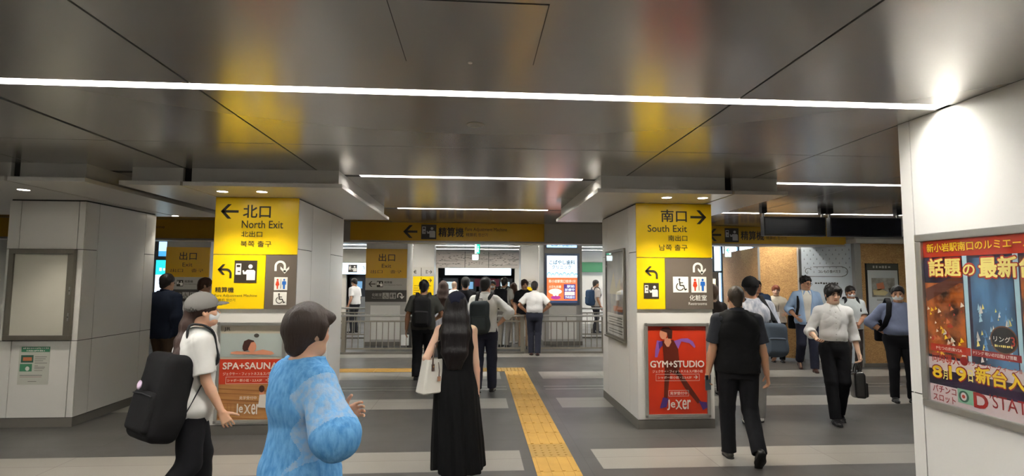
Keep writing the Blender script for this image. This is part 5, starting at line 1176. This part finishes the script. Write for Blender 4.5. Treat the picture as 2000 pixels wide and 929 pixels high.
# --- fence
def fence(name, label, X0, X1, Y, H_=.86, pitch=.135, posts=(), cat='fence'):
    t = thing(name, label, cat, ((X0+X1)/2, Y, 0)); c = (X0+X1)/2; M_F = mat('fence_steel', (150, 144, 132), .35, metal=.5)
    b = MB(); b.tube([(X0-c, 0, H_), (X1-c, 0, H_)], .026, M_STEEL, 10); b.build('handrail', t)
    b = MB(); b.box(X0-c, X1-c, -.016, .016, H_-.145, H_-.11, M_F, .003); b.build('upper_rail', t); b = MB(); b.box(X0-c, X1-c, -.016, .016, .10, .135, M_F, .003); b.build('lower_rail', t)
    n = int((X1-X0)/pitch)
    b0 = None
    for i in range(1, n):
        if b0 is None: b = MB(); b.tube([(0, 0, .12), (0, 0, H_-.12)], .011, M_F, 6, cap=False); b0 = b.build('baluster', t); o = b0
        else: o = b0.copy(); COL.objects.link(o)
        o.location = (X0-c+i*(X1-X0)/n, 0, 0)
    for x in posts:
        b = MB(); b.box(x-c-.045, x-c+.045, -.03, .03, 0, H_-.03, M_F, .005); b.build('post', t)
    for x in np.arange(X0+.9, X1, 1.9):
        b = MB(); b.tube([(x-c, 0, H_-.12), (x-c, 0, H_-.02)], .012, M_F, 6); b.build('rail_stem', t)
    b = MB(); b.box(X0-c, X1-c, -.06, .06, 0, .045, M_PLINTH); b.build('kerb', t); return t
fence('railing_fence', 'grey steel bar fence left of the standing white shirted man', -3.6, 1.13, 12.45, posts=(-2.98, -.95, 1.09))
fence('railing_fence', 'grey steel bar fence right of the standing white shirted man', 1.22, 4.6, 12.45, posts=(1.26, 3.0))
fence('railing_fence', 'second steel fence farther back at right below the clinic screen', 2.95, 4.9, 15.6, posts=(3.0, 4.0), pitch=.16)
fence('railing_fence', 'second steel fence farther back at left behind the near fence', -5.4, -2.95, 15.6, posts=(-3.0,), pitch=.16)
t = thing('queue_post', 'white box on a slim dark stand behind the fence', 'stand', (-1.62, 13.4, 0))
b = MB(); b.box(-.1, .1, -.1, .1, 0, .03, M_DSIGN, .005); b.build('base', t); b = MB(); b.box(-.055, .075, -.04, .04, .03, 1.05, M_DSIGN, .005); b.build('column', t); b = MB(); b.box(-.19, .0, -.09, -.042, .08, .34, M_WHITE, .01); b.build('leaflet_box', t)
# --- ticket gate glimpsed between the people on the right
t = thing('ticket_gate', 'ticket gate end with green panel and red lamp between people at right', 'ticket gate', (6.02, 11.3, 0))
b = MB(); b.box(-.11, .11, 0, 1.3, .05, .98, mat('gate_dark', (70, 74, 70), .4), .03); b.build('cabinet', t); b = MB(); b.box(-.13, .13, -.02, 1.32, 0, .06, M_DSIGN); b.build('base', t); b = MB(); b.box(-.06, .08, -.008, .0, .16, .56, mat('gate_green', (76, 140, 60), .4), .004); b.build('green_panel', t)
b = MB(); b.box(-.06, .06, -.012, 0, .60, .66, em('gate_red_lamp', (255, 80, 40), 4.0), .004); b.build('red_lamp', t); F = Face((-.03, -.0085, .34), (1, 0, 0), (0, 0, 1), (0, 0, 10, 10), (.08, .1)); F.disc('sticker', M_YEL, 5, 5, 4.5, 4.5, 1); F.poly('sticker', M_INK, [(5, 2), (7, 5), (5.6, 5), (5.6, 8), (4.4, 8), (4.4, 5), (3, 5)], 2); F.build(t)
t = thing('vending_machine', 'lit vending machine corner glimpsed right of the south pillar', 'vending machine', (5.35, 12.4, 0))
b = MB(); b.box(-.45, .45, 0, .7, 0, 1.9, mat('vending_body', (96, 92, 88), .4), .02); b.build('body', t); b = MB(); b.box(-.36, .36, -.006, 0, 1.1, 1.74, em('vending_window', (246, 226, 180), 1.3)); b.build('display_window', t); b = MB(); b.box(.05, .33, -.02, .0, 1.12, 1.28, mat('vending_blue', (60, 60, 130), .4), .02); b.build('blue_label', t)
b = MB(); b.box(-.36, .36, -.02, 0, .95, 1.06, M_STEEL); b.build('button_row', t)
# ================================================================== PEOPLE AND WHAT THEY CARRY
R_ = math.radians
C_WHITE = cloth('cloth_white', (240, 239, 236)); C_BLACK = cloth('cloth_black', (20, 20, 22)); C_DARK = cloth('cloth_charcoal', (44, 44, 48)); C_NAVY = cloth('cloth_navy', (32, 36, 52)); C_TROU = cloth('trouser_black', (26, 26, 29)); C_TRNV = cloth('trouser_navy', (38, 40, 54))
M_SHOE = mat('shoe_black', (20, 19, 19), .3); M_SHBR = mat('shoe_brown', (70, 40, 32), .35)
# 1 woman in a grey cap with a big black backpack, striding to the right
p = Figure('woman in grey cap and white tee walking right with black backpack', (gx(386, 3.9), 3.9, 0), R_(-58), 1.58, .009, female=True, lean=.04, rw=(.22, .17, .86), lw=(-.24, -.05, .86), la=(-.09, .10, .085), ra=(.09, -.26, .16), rf=.55, nod=-.12, yaw=.12, skin='a', curl=.7).body(.0045)
p.hair('tail', (62, 46, 40), seed=2); p.cap(cloth('cap_grey', (122, 119, 114))); p.mask(); p.top('tee', cloth('tee_white', (216, 214, 208)), hem=.79, loose=.030, slack=.022, seed=4, amp=.008); p.trousers(C_TROU, waist=.98, wide=.012); p.shoes(M_SHOE)
p.backpack('large black backpack with a pink badge on the back of woman in cap', cloth('pack_black', (24, 23, 24)), z=.985, w=.19, d=.10, hgt=.28, back=.19, xo=.05, tilt=.22, turn=.35, badge=((-.03, -.142, .06),), droop=.02)
# 2 woman in a blue blouse close to the viewer
p = Figure('woman with short dark hair in sky blue blouse holding her hands together', (gx(598, 2.45), 2.45, 0), R_(-46), 1.575, .0075, female=True, girth=.98, rw=(.15, .12, 1.13), lw=(.03, .19, 1.16), rpole=(1, -.5, -.25), lpole=(-.5, -.4, -1), palm_r=(-1, 0, .3), palm_l=(1, 0, .2), rcurl=.75, lcurl=.8, nod=.02, yaw=.16, skin='a').body(.0032)
p.hair('bob', (58, 46, 40), h=.005, seed=5, amp=.003)
M_BLOUSE = cloth('blouse_blue', (78, 142, 200), var=(55, (112, 170, 218), (1, 1, .3)), b=.35)
def sheer(name):
    m = M_BLOUSE.copy(); m.name = name; nt = m.node_tree; b = nt.nodes['Principled BSDF']; n = nt.nodes.new('ShaderNodeTexNoise'); n.inputs['Scale'].default_value = 38; tc = nt.nodes.new('ShaderNodeTexCoord'); r = nt.nodes.new('ShaderNodeValToRGB'); r.color_ramp.elements[0].position = .38; r.color_ramp.elements[1].position = .6
    r.color_ramp.elements[0].color = rgb((120, 172, 218)); r.color_ramp.elements[1].color = rgb((150, 176, 204)); nt.links.new(tc.outputs['Object'], n.inputs['Vector']); nt.links.new(n.outputs['Fac'], r.inputs[0]); nt.links.new(r.outputs[0], b.inputs['Base Color']); return m
M_SHEER = sheer('blouse_lace')
o = p.top('blouse', M_BLOUSE, hem=.865, sleeve='bell', loose=.028, flare=.025, seed=8, amp=.006, neck=.066)
o.data.materials.append(M_SHEER)
_S, _E = p.sh[1], p.el[1]
for f_ in o.data.polygons:           # the see-through lace of the near sleeve
    c_ = np.array(f_.center); t_ = float(np.dot(c_-_S, _E-_S)/np.dot(_E-_S, _E-_S)); d_ = np.linalg.norm(c_-_S-(_E-_S)*t_)
    if c_[0] > .125+.02*math.sin(c_[2]*40) and .05 < t_ < .92: f_.material_index = 1
p.trousers(cloth('trouser_ink', (30, 30, 40)), waist=.97); p.shoes(M_SHOE)
# 3 woman in a long black dress
p = Figure('woman in long black sleeveless dress and navy cap walking away with white tote', (gx(892, 4.62), 4.62, 0), R_(-3), 1.575, .009, female=True, rw=(.20, .03, .83), lw=(-.225, .05, .95), lpole=(-.4, -1, 0), la=(-.06, -.13, .115), lf=.35, ra=(.08, .12, .085), skin='c', rcurl=.8).body(.0045)
p.hair('long', (22, 17, 17), seed=3); p.cap(cloth('cap_navy', (26, 28, 46)), back_gap=True); p.skirt('dress', cloth('dress_black', (15, 15, 16)), top=1.46, hem=.13, r1=.215, straps=True, folds=8, amp=.07, sway=(.03, -.02)); p.shoes(mat('shoe_cream', (216, 206, 190), .4), mat('sole_cream', (196, 186, 170), .5), low=True)
# her tote
tx = gx(855, 4.55); t = thing('tote_bag', 'white structured tote bag hanging at the side of the woman in black dress', 'bag', (tx, 4.56, .765), R_(38))
M_TOTE = mat('tote_white', (226, 222, 212), .4)
bm = MB(); b0, b1, hb = (.165, .07), (.12, .052), .275
n_ = 3
rings = []
for z, (a, c) in ((0, (b0[0]-.012, b0[1]-.012)), (.012, b0), (.15, ((b0[0]+b1[0])/2-.002, (b0[1]+b1[1])/2-.004)), (hb-.01, b1), (hb, (b1[0]-.004, b1[1]-.004)), (hb-.02, (b1[0]-.012, b1[1]-.012))):
    ring = []
    for sx, sy in ((1, 1), (-1, 1), (-1, -1), (1, -1)):
        for k in range(4):
            w = math.atan2(sy, sx)-math.pi/4+k/3*math.pi/2; ring.append((sx*(a-.02)+.02*math.cos(w), sy*(c-.02)+.02*math.sin(w), z))
    rings.append(ring)
vs = [v for r in rings for v in r]; N_ = 16; fs = [(i*N_+k, i*N_+(k+1) % N_, (i+1)*N_+(k+1) % N_, (i+1)*N_+k) for i in range(len(rings)-1) for k in range(N_)]; fs += [tuple(range(N_))[::-1], tuple(range((len(rings)-1)*N_, len(rings)*N_))]
bm.add(vs, fs, M_TOTE); bm.build('bag_body', t)
M_HAND = mat('tote_handle_brown', (86, 66, 56), .45)
for sy in (-1, 1):
    b = MB(); b.tube([(-.075, sy*.055, .215), (-.07, sy*.05, .29), (-.03, sy*.03-.0, .40), (.035, sy*.022, .44), (.075, sy*.035, .38), (.085, sy*.05, .29), (.085, sy*.055, .22)], .0065, M_HAND, 8); h_ = b.build('handle', t, True)
    for x in (-.075, .085): b = MB(); b.box(x-.012, x+.012, sy*.061-.005, sy*.061+.005, .185, .24, M_HAND, .003); b.lathe([(.006, sy*.066-.003), (.004, sy*.066+.003)], (x, 0, .22), mat('brass', (190, 150, 90), .3, metal=.9), 10, 'y'); b.build('handle_tab', h_)
b = MB(); b.tube([(-.02, -.058, .25), (-.025, -.078, .19), (-.03, -.082, .14)], .004, M_HAND, 6); b.box(-.045, -.015, -.086, -.080, .10, .14, mat('charm_tan', (176, 130, 100), .5), .003); b.build('charm', t)
# 4 man in a black vest, seen from behind
p = Figure('man with cropped hair in black vest walking away beside the gym poster', (gx(1437, 5.05), 5.05, 0), R_(-11), 1.645, .009, girth=1.10, rw=(.285, .02, .80), lw=(-.275, .06, .82), la=(-.085, .08, .085), ra=(.10, -.24, .17), rf=.95, nod=-.05, skin='b', rcurl=.9, lcurl=1.1).body(.0045)
p.hair('shaved', (66, 56, 47), seed=2); p.top('tee', cloth('tee_slate', (50, 52, 58)), hem=.90, loose=.014, slack=.020, collar=1); p.top('vest', cloth('vest_black', (20, 20, 21)), hem=.86, vest=True, loose=.028, seed=6, neck=.07); p.trousers(C_TROU, waist=.96, wide=.008, seed=7); p.shoes(mat('shoe_olive_black', (40, 38, 32), .4), mat('sole_dark', (34, 33, 31), .6))
w_ = p.wr[-1]; ph = thing('smartphone', 'grey smartphone in the left hand of the man in black vest', 'phone', tuple(np.array(p.loc)+np.array([w_[0]+.0, w_[1]+.03, w_[2]-.175])), R_(25)); b = MB(); b.box(-.037, .037, -.006, .004, 0, .145, mat('phone_grey', (96, 104, 110), .25), .004); b.build('case', ph); b = MB(); b.box(-.034, .034, .004, .0055, .004, .141, mat('phone_glass', (14, 16, 20), .08)); b.build('screen', ph)
b = MB(); b.box(-.03, -.006, -.0085, -.005, .10, .135, M_BLACK, .0015); b.build('camera_bump', ph)
# 5 man in front of him with a patterned shirt and a backpack
M_PATT = cloth('shirt_patterned', (214, 214, 218), var=(24, (150, 156, 172)))
p = Figure('person in white patterned shirt and black cap walking away ahead of vest man', (gx(1466, 6.3), 6.3, 0), R_(-14), 1.73, .010, girth=1.15, rw=(.27, .05, .86), lw=(-.27, 0, .86), la=(-.09, -.10, .09), ra=(.09, .12, .085), skin='b').body(.007)
p.hair('short', (26, 24, 24)); p.cap(cloth('cap_black', (24, 23, 24))); p.top('shirt', M_PATT, hem=.84, sleeve='elbow', loose=.036, slack=.03, seed=2); p.trousers(cloth('trouser_ash', (150, 148, 146)), wide=.01); p.shoes(M_WHITE)
p.backpack('grey blue backpack hanging low on the person in patterned shirt', cloth('pack_grey', (72, 82, 94)), z=1.0, w=.125, d=.085, hgt=.19, back=.21, tilt=.1, xo=.20, droop=.05)
# 6 young man in a white shirt walking towards the viewer with a briefcase
p = Figure('young man in white shirt and black trousers walking forward with black briefcase', (gx(1624, 6.35), 6.35, 0), R_(160), 1.655, .008, girth=.88, lean=.02, rw=(.25, .22, 1.04), rpole=(.35, -1, -.4), palm_r=(-.35, .1, 1), lw=(-.26, .03, .86), la=(-.06, -.10, .11), lf=.3, ra=(.045, .12, .085), yaw=.18, nod=.10, skin='c', rcurl=.6, lcurl=1.5).body(.004)
p.hair('fringe', (26, 23, 22), h=.005); o = p.top('shirt', C_WHITE, hem=.955, sleeve='rolled', loose=.012, slack=.014, collar=1, tuck=True, seed=9, amp=.007, h=.006, neck=.066); p.trousers(C_TROU, waist=1.0, seed=3, wide=.004); p.belt(); p.shoes(M_SHOE); p.glasses((96, 90, 84), .0009)
def placket(fig, par, m, z0, z1):
    k = fig.s; zs, cy, rx, ry = fig.torso_prof(add=.03); b = MB()
    for i in range(6):
        z = z0+(z1-z0)*i/5; b.lathe([(.0055, .0), (.005, .002), (.001, .0025)], (.002, np.interp(z*k, zs, cy+ry)+.004, z*k), m, 8, 'y')
    b.build('buttons', par)
placket(p, o, M_LGREY, 1.02, 1.36)
wl = p.wr[-1]
_c, _s = math.cos(p.rz), math.sin(p.rz); bx, by = wl[0]*_c-wl[1]*_s, wl[0]*_s+wl[1]*_c
bc = thing('briefcase', 'black leather briefcase in the hand of the young man in white shirt', 'bag', (p.loc[0]+bx-.02, p.loc[1]+by, .30), R_(62))
M_BRF = mat('briefcase_leather', (20, 19, 20), .28, coat=.3); Fd = Field((-.25, -.10, -.03), (.25, .10, .36), .008); Fd.rbox((0, 0, .145), (.20, .058, .145), .03); Fd.rbox((0, 0, .275), (.19, .04, .03), .02, .02); Fd.wrinkle(.002, 30, 2); Fd.mesh('bag_body', M_BRF, bc)
Fd = Field((-.25, -.14, -.03), (.25, .0, .36), .008); Fd.rbox((0, -.058, .10), (.165, .022, .085), .02); Fd.mesh('front_pocket', M_BRF, bc)
for sy in (-1, 1): b = MB(); b.tube([(-.075, sy*.035, .27), (-.07, sy*.025, .35), (-.045, sy*.012, .402), (0, sy*.008, .415), (.045, sy*.012, .402), (.07, sy*.025, .35), (.075, sy*.035, .27)], .0075, M_BRF, 8); b.build('handle', bc, True)
b = MB(); b.tube([(-.16, -.081, .18), (0, -.083, .184), (.16, -.081, .18)], .003, M_STEEL, 6); b.build('zip', bc)
bc.rotation_euler = (R_(0), R_(9), R_(62))
# 7 man in an open light blue shirt
p = Figure('man in open light blue shirt over white tee walking with black shoulder bag', (gx(1573, 9.9), 9.9, 0), R_(158), 1.775, .010, rw=(.20, .14, .98), rpole=(.6, -.8, -.3), lw=(-.27, -.02, .88), la=(-.08, .13, .085), ra=(.10, -.20, .18), rf=.7, yaw=.62, nod=.12, skin='b').body(.0055)
p.hair('curly', (24, 21, 20), h=.007); p.glasses((30, 26, 24), .0022); p.top('tee', cloth('tee_ivory', (226, 220, 208)), hem=.88, loose=.012, seed=2); p.top('shirt', cloth('shirt_sky', (158, 184, 216)), hem=.84, sleeve='rolled', loose=.032, slack=.028, collar=1, open_front=.075, seed=7, amp=.007); p.trousers(C_TRNV, seed=2, wide=.012); p.shoes(M_SHBR, M_SHOE)
sb = thing('shoulder_bag', 'black shoulder bag strap and bag of the man in open blue shirt', 'bag', p.loc, p.rz); b = MB(); b.tube([(.15, -.11, 1.02), (.155, -.075, 1.38), (.14, -.01, 1.50), (.15, .10, 1.40), (.17, .165, 1.2), (.2, .12, 1.0)], .02, C_BLACK, 8, rr=[(.024, .006)]*6, side=(1, 0, 0)); b.build('strap', sb, True)
Fd = Field((-.05, -.3, .7), (.4, .02, 1.1), .012); Fd.rbox((.19, -.15, .90), (.11, .05, .13), .03); Fd.mesh('bag_body', C_BLACK, sb)
# 8 woman in a beige blouse
p = Figure('woman in beige sleeveless blouse with reddish hair standing before the chipboard', (gx(1515, 11.0), 11.0, 0), R_(156), 1.60, .012, female=True, rw=(.20, .10, .92), lw=(-.17, .20, 1.08), lpole=(-.8, -.6, -.4), yaw=-.1, skin='c').body(.006)
p.hair('tied', (126, 66, 44)); p.top('blouse', cloth('blouse_beige', (206, 196, 178)), hem=.88, sleeve='short', loose=.028, slack=.02, seed=4); p.trousers(C_TROU); p.shoes(M_SHOE)
b = MB(); b.tube([(-.045, .07, 1.36), (-.035, .135, 1.22), (-.012, .155, 1.05), (.012, .155, 1.05), (.035, .135, 1.22), (.045, .07, 1.36)], .005, C_DARK, 6); b.box(-.04, .04, .15, .156, .95, 1.05, C_WHITE); b.build('lanyard', p.root)
# 9 man in a dark blue shirt in front of the window
p = Figure('man in dark blue shirt coming forward in front of the bright window', (gx(1478, 10.2), 10.2, 0), R_(158), 1.70, .012, girth=1.05, rw=(.26, .04, .86), lw=(-.26, .06, .86), ra=(.09, .12, .085), la=(-.09, -.10, .1), yaw=.3, skin='d').body(.006)
p.hair('short', (40, 36, 34)); p.top('shirt', cloth('shirt_dark_blue', (58, 74, 100)), hem=.85, loose=.026, vneck=.09, slack=.02); p.trousers(C_TROU); p.shoes(M_SHOE)
# 10 man with a face mask and backpack straps
p = Figure('man in pale shirt with white face mask and dark backpack straps', (gx(1660, 9.7), 9.7, 0), R_(158), 1.60, .012, girth=1.08, rw=(.055, .24, .97), lw=(-.055, .24, .95), rpole=(.9, -.5, -.3), lpole=(-.9, -.5, -.3), yaw=.35, nod=.1, skin='d').body(.006)
p.hair('short', (36, 33, 31)); p.mask(); p.top('shirt', cloth('shirt_pale', (198, 204, 204)), hem=.86, loose=.026, collar=1, slack=.022); p.trousers(cloth('trouser_umber', (66, 56, 52))); p.shoes(M_SHOE)
p.backpack('dark backpack worn by the masked man in pale shirt', cloth('pack_dark', (34, 34, 38)))
# 11 stout man in a grey blue shirt, hand on hip
p = Figure('stout man in grey blue shirt with white mask standing hand on hip near right wall', (gx(1752, 7.35), 7.35, 0), R_(150), 1.63, .010, girth=1.22, belly=.085, rw=(.19, .05, 1.00), rpole=(1, -.45, 0), lw=(-.33, .08, .86), yaw=-.15, nod=.05, la=(-.12, 0, .085), ra=(.10, 0.04, .085), skin='b', rcurl=1.0).body(.0055)
p.hair('short', (34, 32, 32)); p.mask(); p.top('shirt', cloth('shirt_grey_blue', (120, 128, 154)), hem=.955, sleeve='rolled', loose=.018, slack=.018, collar=1, tuck=True, seed=5, amp=.006); p.trousers(C_TROU, waist=1.0); p.belt(); p.shoes(M_SHOE)
sb = thing('shoulder_bag', 'black bag strap across the chest of the stout man in grey blue shirt', 'bag', p.loc, p.rz); b = MB(); b.tube([(.17, -.16, 1.05), (.15, -.07, 1.36), (.125, .0, 1.455), (.12, .10, 1.38), (.15, .195, 1.22), (.20, .20, 1.08), (.24, .05, .98)], .02, C_BLACK, 8, rr=[(.034, .007)]*7, side=(1, 0, 0)); b.build('strap', sb, True)
Fd = Field((-.05, -.36, .7), (.4, -.1, 1.25), .012); Fd.rbox((.14, -.235, .97), (.13, .05, .16), .03); Fd.mesh('bag_body', C_BLACK, sb)
# 12 man in a dark grey tee with a black backpack
p = Figure('man in dark grey tee with black backpack walking towards the fence', (gx(828, 9.3), 9.3, 0), R_(-2), 1.675, .010, girth=1.12, rw=(.20, .20, 1.02), rpole=(.8, -.6, -.5), lw=(-.29, .0, .86), la=(-.10, -.06, .09), ra=(.10, .08, .085), skin='d').body(.006)
p.hair('short', (24, 22, 22), amp=.006); p.top('tee', cloth('tee_olive_grey', (62, 62, 58)), hem=.86, loose=.026, slack=.03); p.trousers(C_TROU, wide=.016); p.shoes(M_SHOE)
p.backpack('black backpack on the man in dark grey tee', cloth('pack_charcoal', (34, 34, 35)), z=1.16, w=.15, hgt=.25)
# 13 man in a white shirt with a black backpack
p = Figure('man in white shirt with dark backpack walking away towards the fence', (gx(948, 8.2), 8.2, 0), R_(-8), 1.725, .009, rw=(.22, .02, 1.02), rpole=(1, -.4, -.2), lw=(-.26, .05, .9), la=(-.09, -.16, .12), lf=.3, ra=(.10, .10, .085), yaw=-.2, skin='b').body(.006)
p.hair('short', (24, 22, 22), seed=4); p.top('shirt', cloth('shirt_white', (218, 218, 214)), hem=.90, sleeve='rolled', loose=.022, slack=.017, collar=1, seed=3, amp=.007); p.trousers(C_TRNV, waist=1.0, wide=.01); p.shoes(M_SHOE)
p.backpack('dark green grey backpack on the man in white shirt', cloth('pack_green_grey', (50, 56, 58)), z=1.12, w=.145, hgt=.24, xo=-.06)
# 14 tall man in a black tee ahead
p = Figure('man in black tee seen from behind between the backpack wearers', (gx(909, 10.6), 10.6, 0), R_(0), 1.735, .012, girth=1.08, skin='b').body(.008)
p.hair('short', (26, 24, 24), seed=6); p.top('tee', cloth('tee_black', (28, 28, 32)), hem=.85, loose=.022); p.trousers(C_TRNV); p.shoes(M_SHOE)
# 15 woman with long brown hair
p = Figure('woman with long brown hair in dark top seen from behind near the fence', (gx(866, 11.1), 11.1, 0), R_(-6), 1.655, .012, female=True, lw=(-.18, .15, 1.0), skin='c').body(.008)
p.hair('long', (66, 50, 44), seed=7); p.top('blouse', cloth('top_black_violet', (40, 36, 44)), hem=1.0, loose=.018); p.skirt('skirt', cloth('skirt_print', (150, 160, 186), var=(16, (214, 216, 222))), top=1.06, hem=.35, r1=.22, folds=7, amp=.06); p.shoes(M_SHOE)
# 16 man in a white shirt at the fence, hands on hips
p = Figure('man in white short sleeved shirt standing at the fence with hands on hips', (gx(1044, 12.12), 12.12, 0), R_(-4), 1.655, .011, girth=1.05, rw=(.185, .02, .99), lw=(-.185, .04, .99), rpole=(1, -.4, 0), lpole=(-1, -.4, 0), la=(-.07, .03, .085), ra=(.07, -.05, .085), skin='d').body(.007)
p.hair('short', (44, 38, 36), amp=.002); p.top('shirt', C_WHITE, hem=.955, loose=.024, slack=.024, collar=1, tuck=True, seed=5, amp=.006); p.trousers(cloth('trouser_slate', (50, 52, 64)), waist=1.0, wide=.008); p.belt(); p.shoes(M_SHBR)
# 17 man in a black tee facing the viewer behind the fence
p = Figure('person in black tee facing forward behind the fence', (gx(1024, 13.3), 13.3, 0), R_(186), 1.69, .013, yaw=.1, lw=(-.1, .2, 1.0), skin='b').body(.008)
p.hair('fringe', (70, 50, 42)); p.top('tee', C_BLACK, hem=.85, loose=.02); p.trousers(cloth('trouser_tan', (150, 126, 104))); p.shoes(M_SHOE)
# 18 man in a white shirt with a round black backpack behind the fence
p = Figure('man in white shirt with round black backpack queueing behind the fence', (gx(984, 13.6), 13.6, 0), R_(-28), 1.745, .013, lean=.05, skin='b', rw=(.24, .15, .95)).body(.008)
p.hair('short', (28, 25, 24)); p.top('shirt', cloth('shirt_offwhite', (212, 210, 206)), hem=.88, loose=.026, slack=.02); p.trousers(cloth('trouser_stone', (150, 146, 140))); p.shoes(M_SHOE)
p.backpack('round black backpack behind the fence', cloth('pack_ink', (26, 28, 34)), z=1.18, w=.17, d=.09, hgt=.25)
# 19 queueing woman in beige, 20 balding man, 21 another head in the queue
p = Figure('woman in pale peach top queueing between black tee person and round backpack', (gx(1003, 14.4), 14.4, 0), R_(-15), 1.60, .014, female=True, skin='c').body(None, False)
p.hair('long', (96, 66, 50)); p.top('blouse', cloth('blouse_peach', (216, 184, 160)), hem=.85, loose=.024); p.trousers(cloth('trouser_cream', (206, 198, 186))); p.shoes(M_WHITE)
p = Figure('balding man in white shirt queueing far behind the tall black tee man', (gx(887, 15.4), 15.4, 0), R_(-20), 1.63, .014, skin='c').body(None, False)
p.hair('shaved', (176, 150, 130)); p.top('shirt', C_WHITE, hem=.88, loose=.024); p.trousers(C_DARK); p.shoes(M_SHOE)
p = Figure('dark haired man with white mask queueing right of white shirt backpack man', (gx(963, 14.6), 14.6, 0), R_(160), 1.66, .014, skin='b').body(None, False)
p.hair('short', (30, 28, 28)); p.mask(); p.top('shirt', cloth('shirt_grey', (150, 152, 156)), hem=.88, loose=.024); p.trousers(C_DARK); p.shoes(M_SHOE)
# 22 man far left in a white shirt, 23 far right walker with a blue backpack
p = Figure('man in white shirt and mask standing far away by the ticket machines', (gx(694, 17.3), 17.3, 0), R_(62), 1.70, .014, lean=.05, rw=(.22, .12, .86), nod=.2, skin='b').body(.008)
p.hair('short', (50, 46, 44)); p.mask(); p.top('shirt', C_WHITE, hem=.90, loose=.028, slack=.024); p.trousers(C_DARK); p.shoes(M_SHOE)
p = Figure('far walker in pale shirt going right past the clinic screen', (gx(1163, 17.0), 17.0, 0), R_(-72), 1.69, .014, la=(-.09, .12, .085), ra=(.09, -.14, .1), skin='b').body(.008)
p.hair('short', (50, 44, 40)); p.top('shirt', cloth('shirt_putty', (200, 192, 184)), hem=.86, loose=.028); p.trousers(C_DARK); p.shoes(M_SHOE)
p.backpack('blue backpack of the far walker past the clinic screen', cloth('pack_blue', (54, 76, 104)), z=1.14, w=.16, d=.10, hgt=.25)
# 24 man in a dark jacket and 25 brown haired person between the left pillars
p = Figure('man in dark navy jacket walking away between the wide pillar and north pillar', (gx(324, 8.25), 8.25, 0), R_(-12), 1.75, .010, girth=1.08, la=(-.09, .1, .085), ra=(.09, -.12, .1), skin='b').body(.007)
p.hair('short', (38, 33, 30), seed=8); p.top('jacket', cloth('jacket_navy', (38, 46, 64)), hem=.80, sleeve='long', loose=.036, slack=.03, collar=1, amp=.007); p.trousers(cloth('trouser_brown', (96, 78, 62)), wide=.012); p.shoes(M_SHBR)
p = Figure('brown haired person in black looking right behind the woman in grey cap', (gx(398, 9.6), 9.6, 0), R_(-62), 1.69, .012, nod=.1, skin='b').body(.007)
p.hair('fringe', (88, 64, 50), seed=3); p.top('shirt', C_WHITE, hem=.9, loose=.012, collar=1); p.top('jacket', C_BLACK, hem=.82, sleeve='long', loose=.03, open_front=.05, slack=.026, neck=.075); p.trousers(C_TROU); p.shoes(M_SHOE)
# 26 brown haired person half hidden by the south pillar
p = Figure('brown haired person in dark round neck top half hidden by the south pillar', (gx(1391, 7.9), 7.9, 0), R_(-6), 1.63, .011, female=True, skin='c').body(.008)
p.hair('bob', (92, 70, 56), seed=9); p.top('top', cloth('top_umber', (44, 36, 34)), hem=.86, loose=.024, neck=.085, slack=.02); p.trousers(C_TROU); p.shoes(M_SHOE)
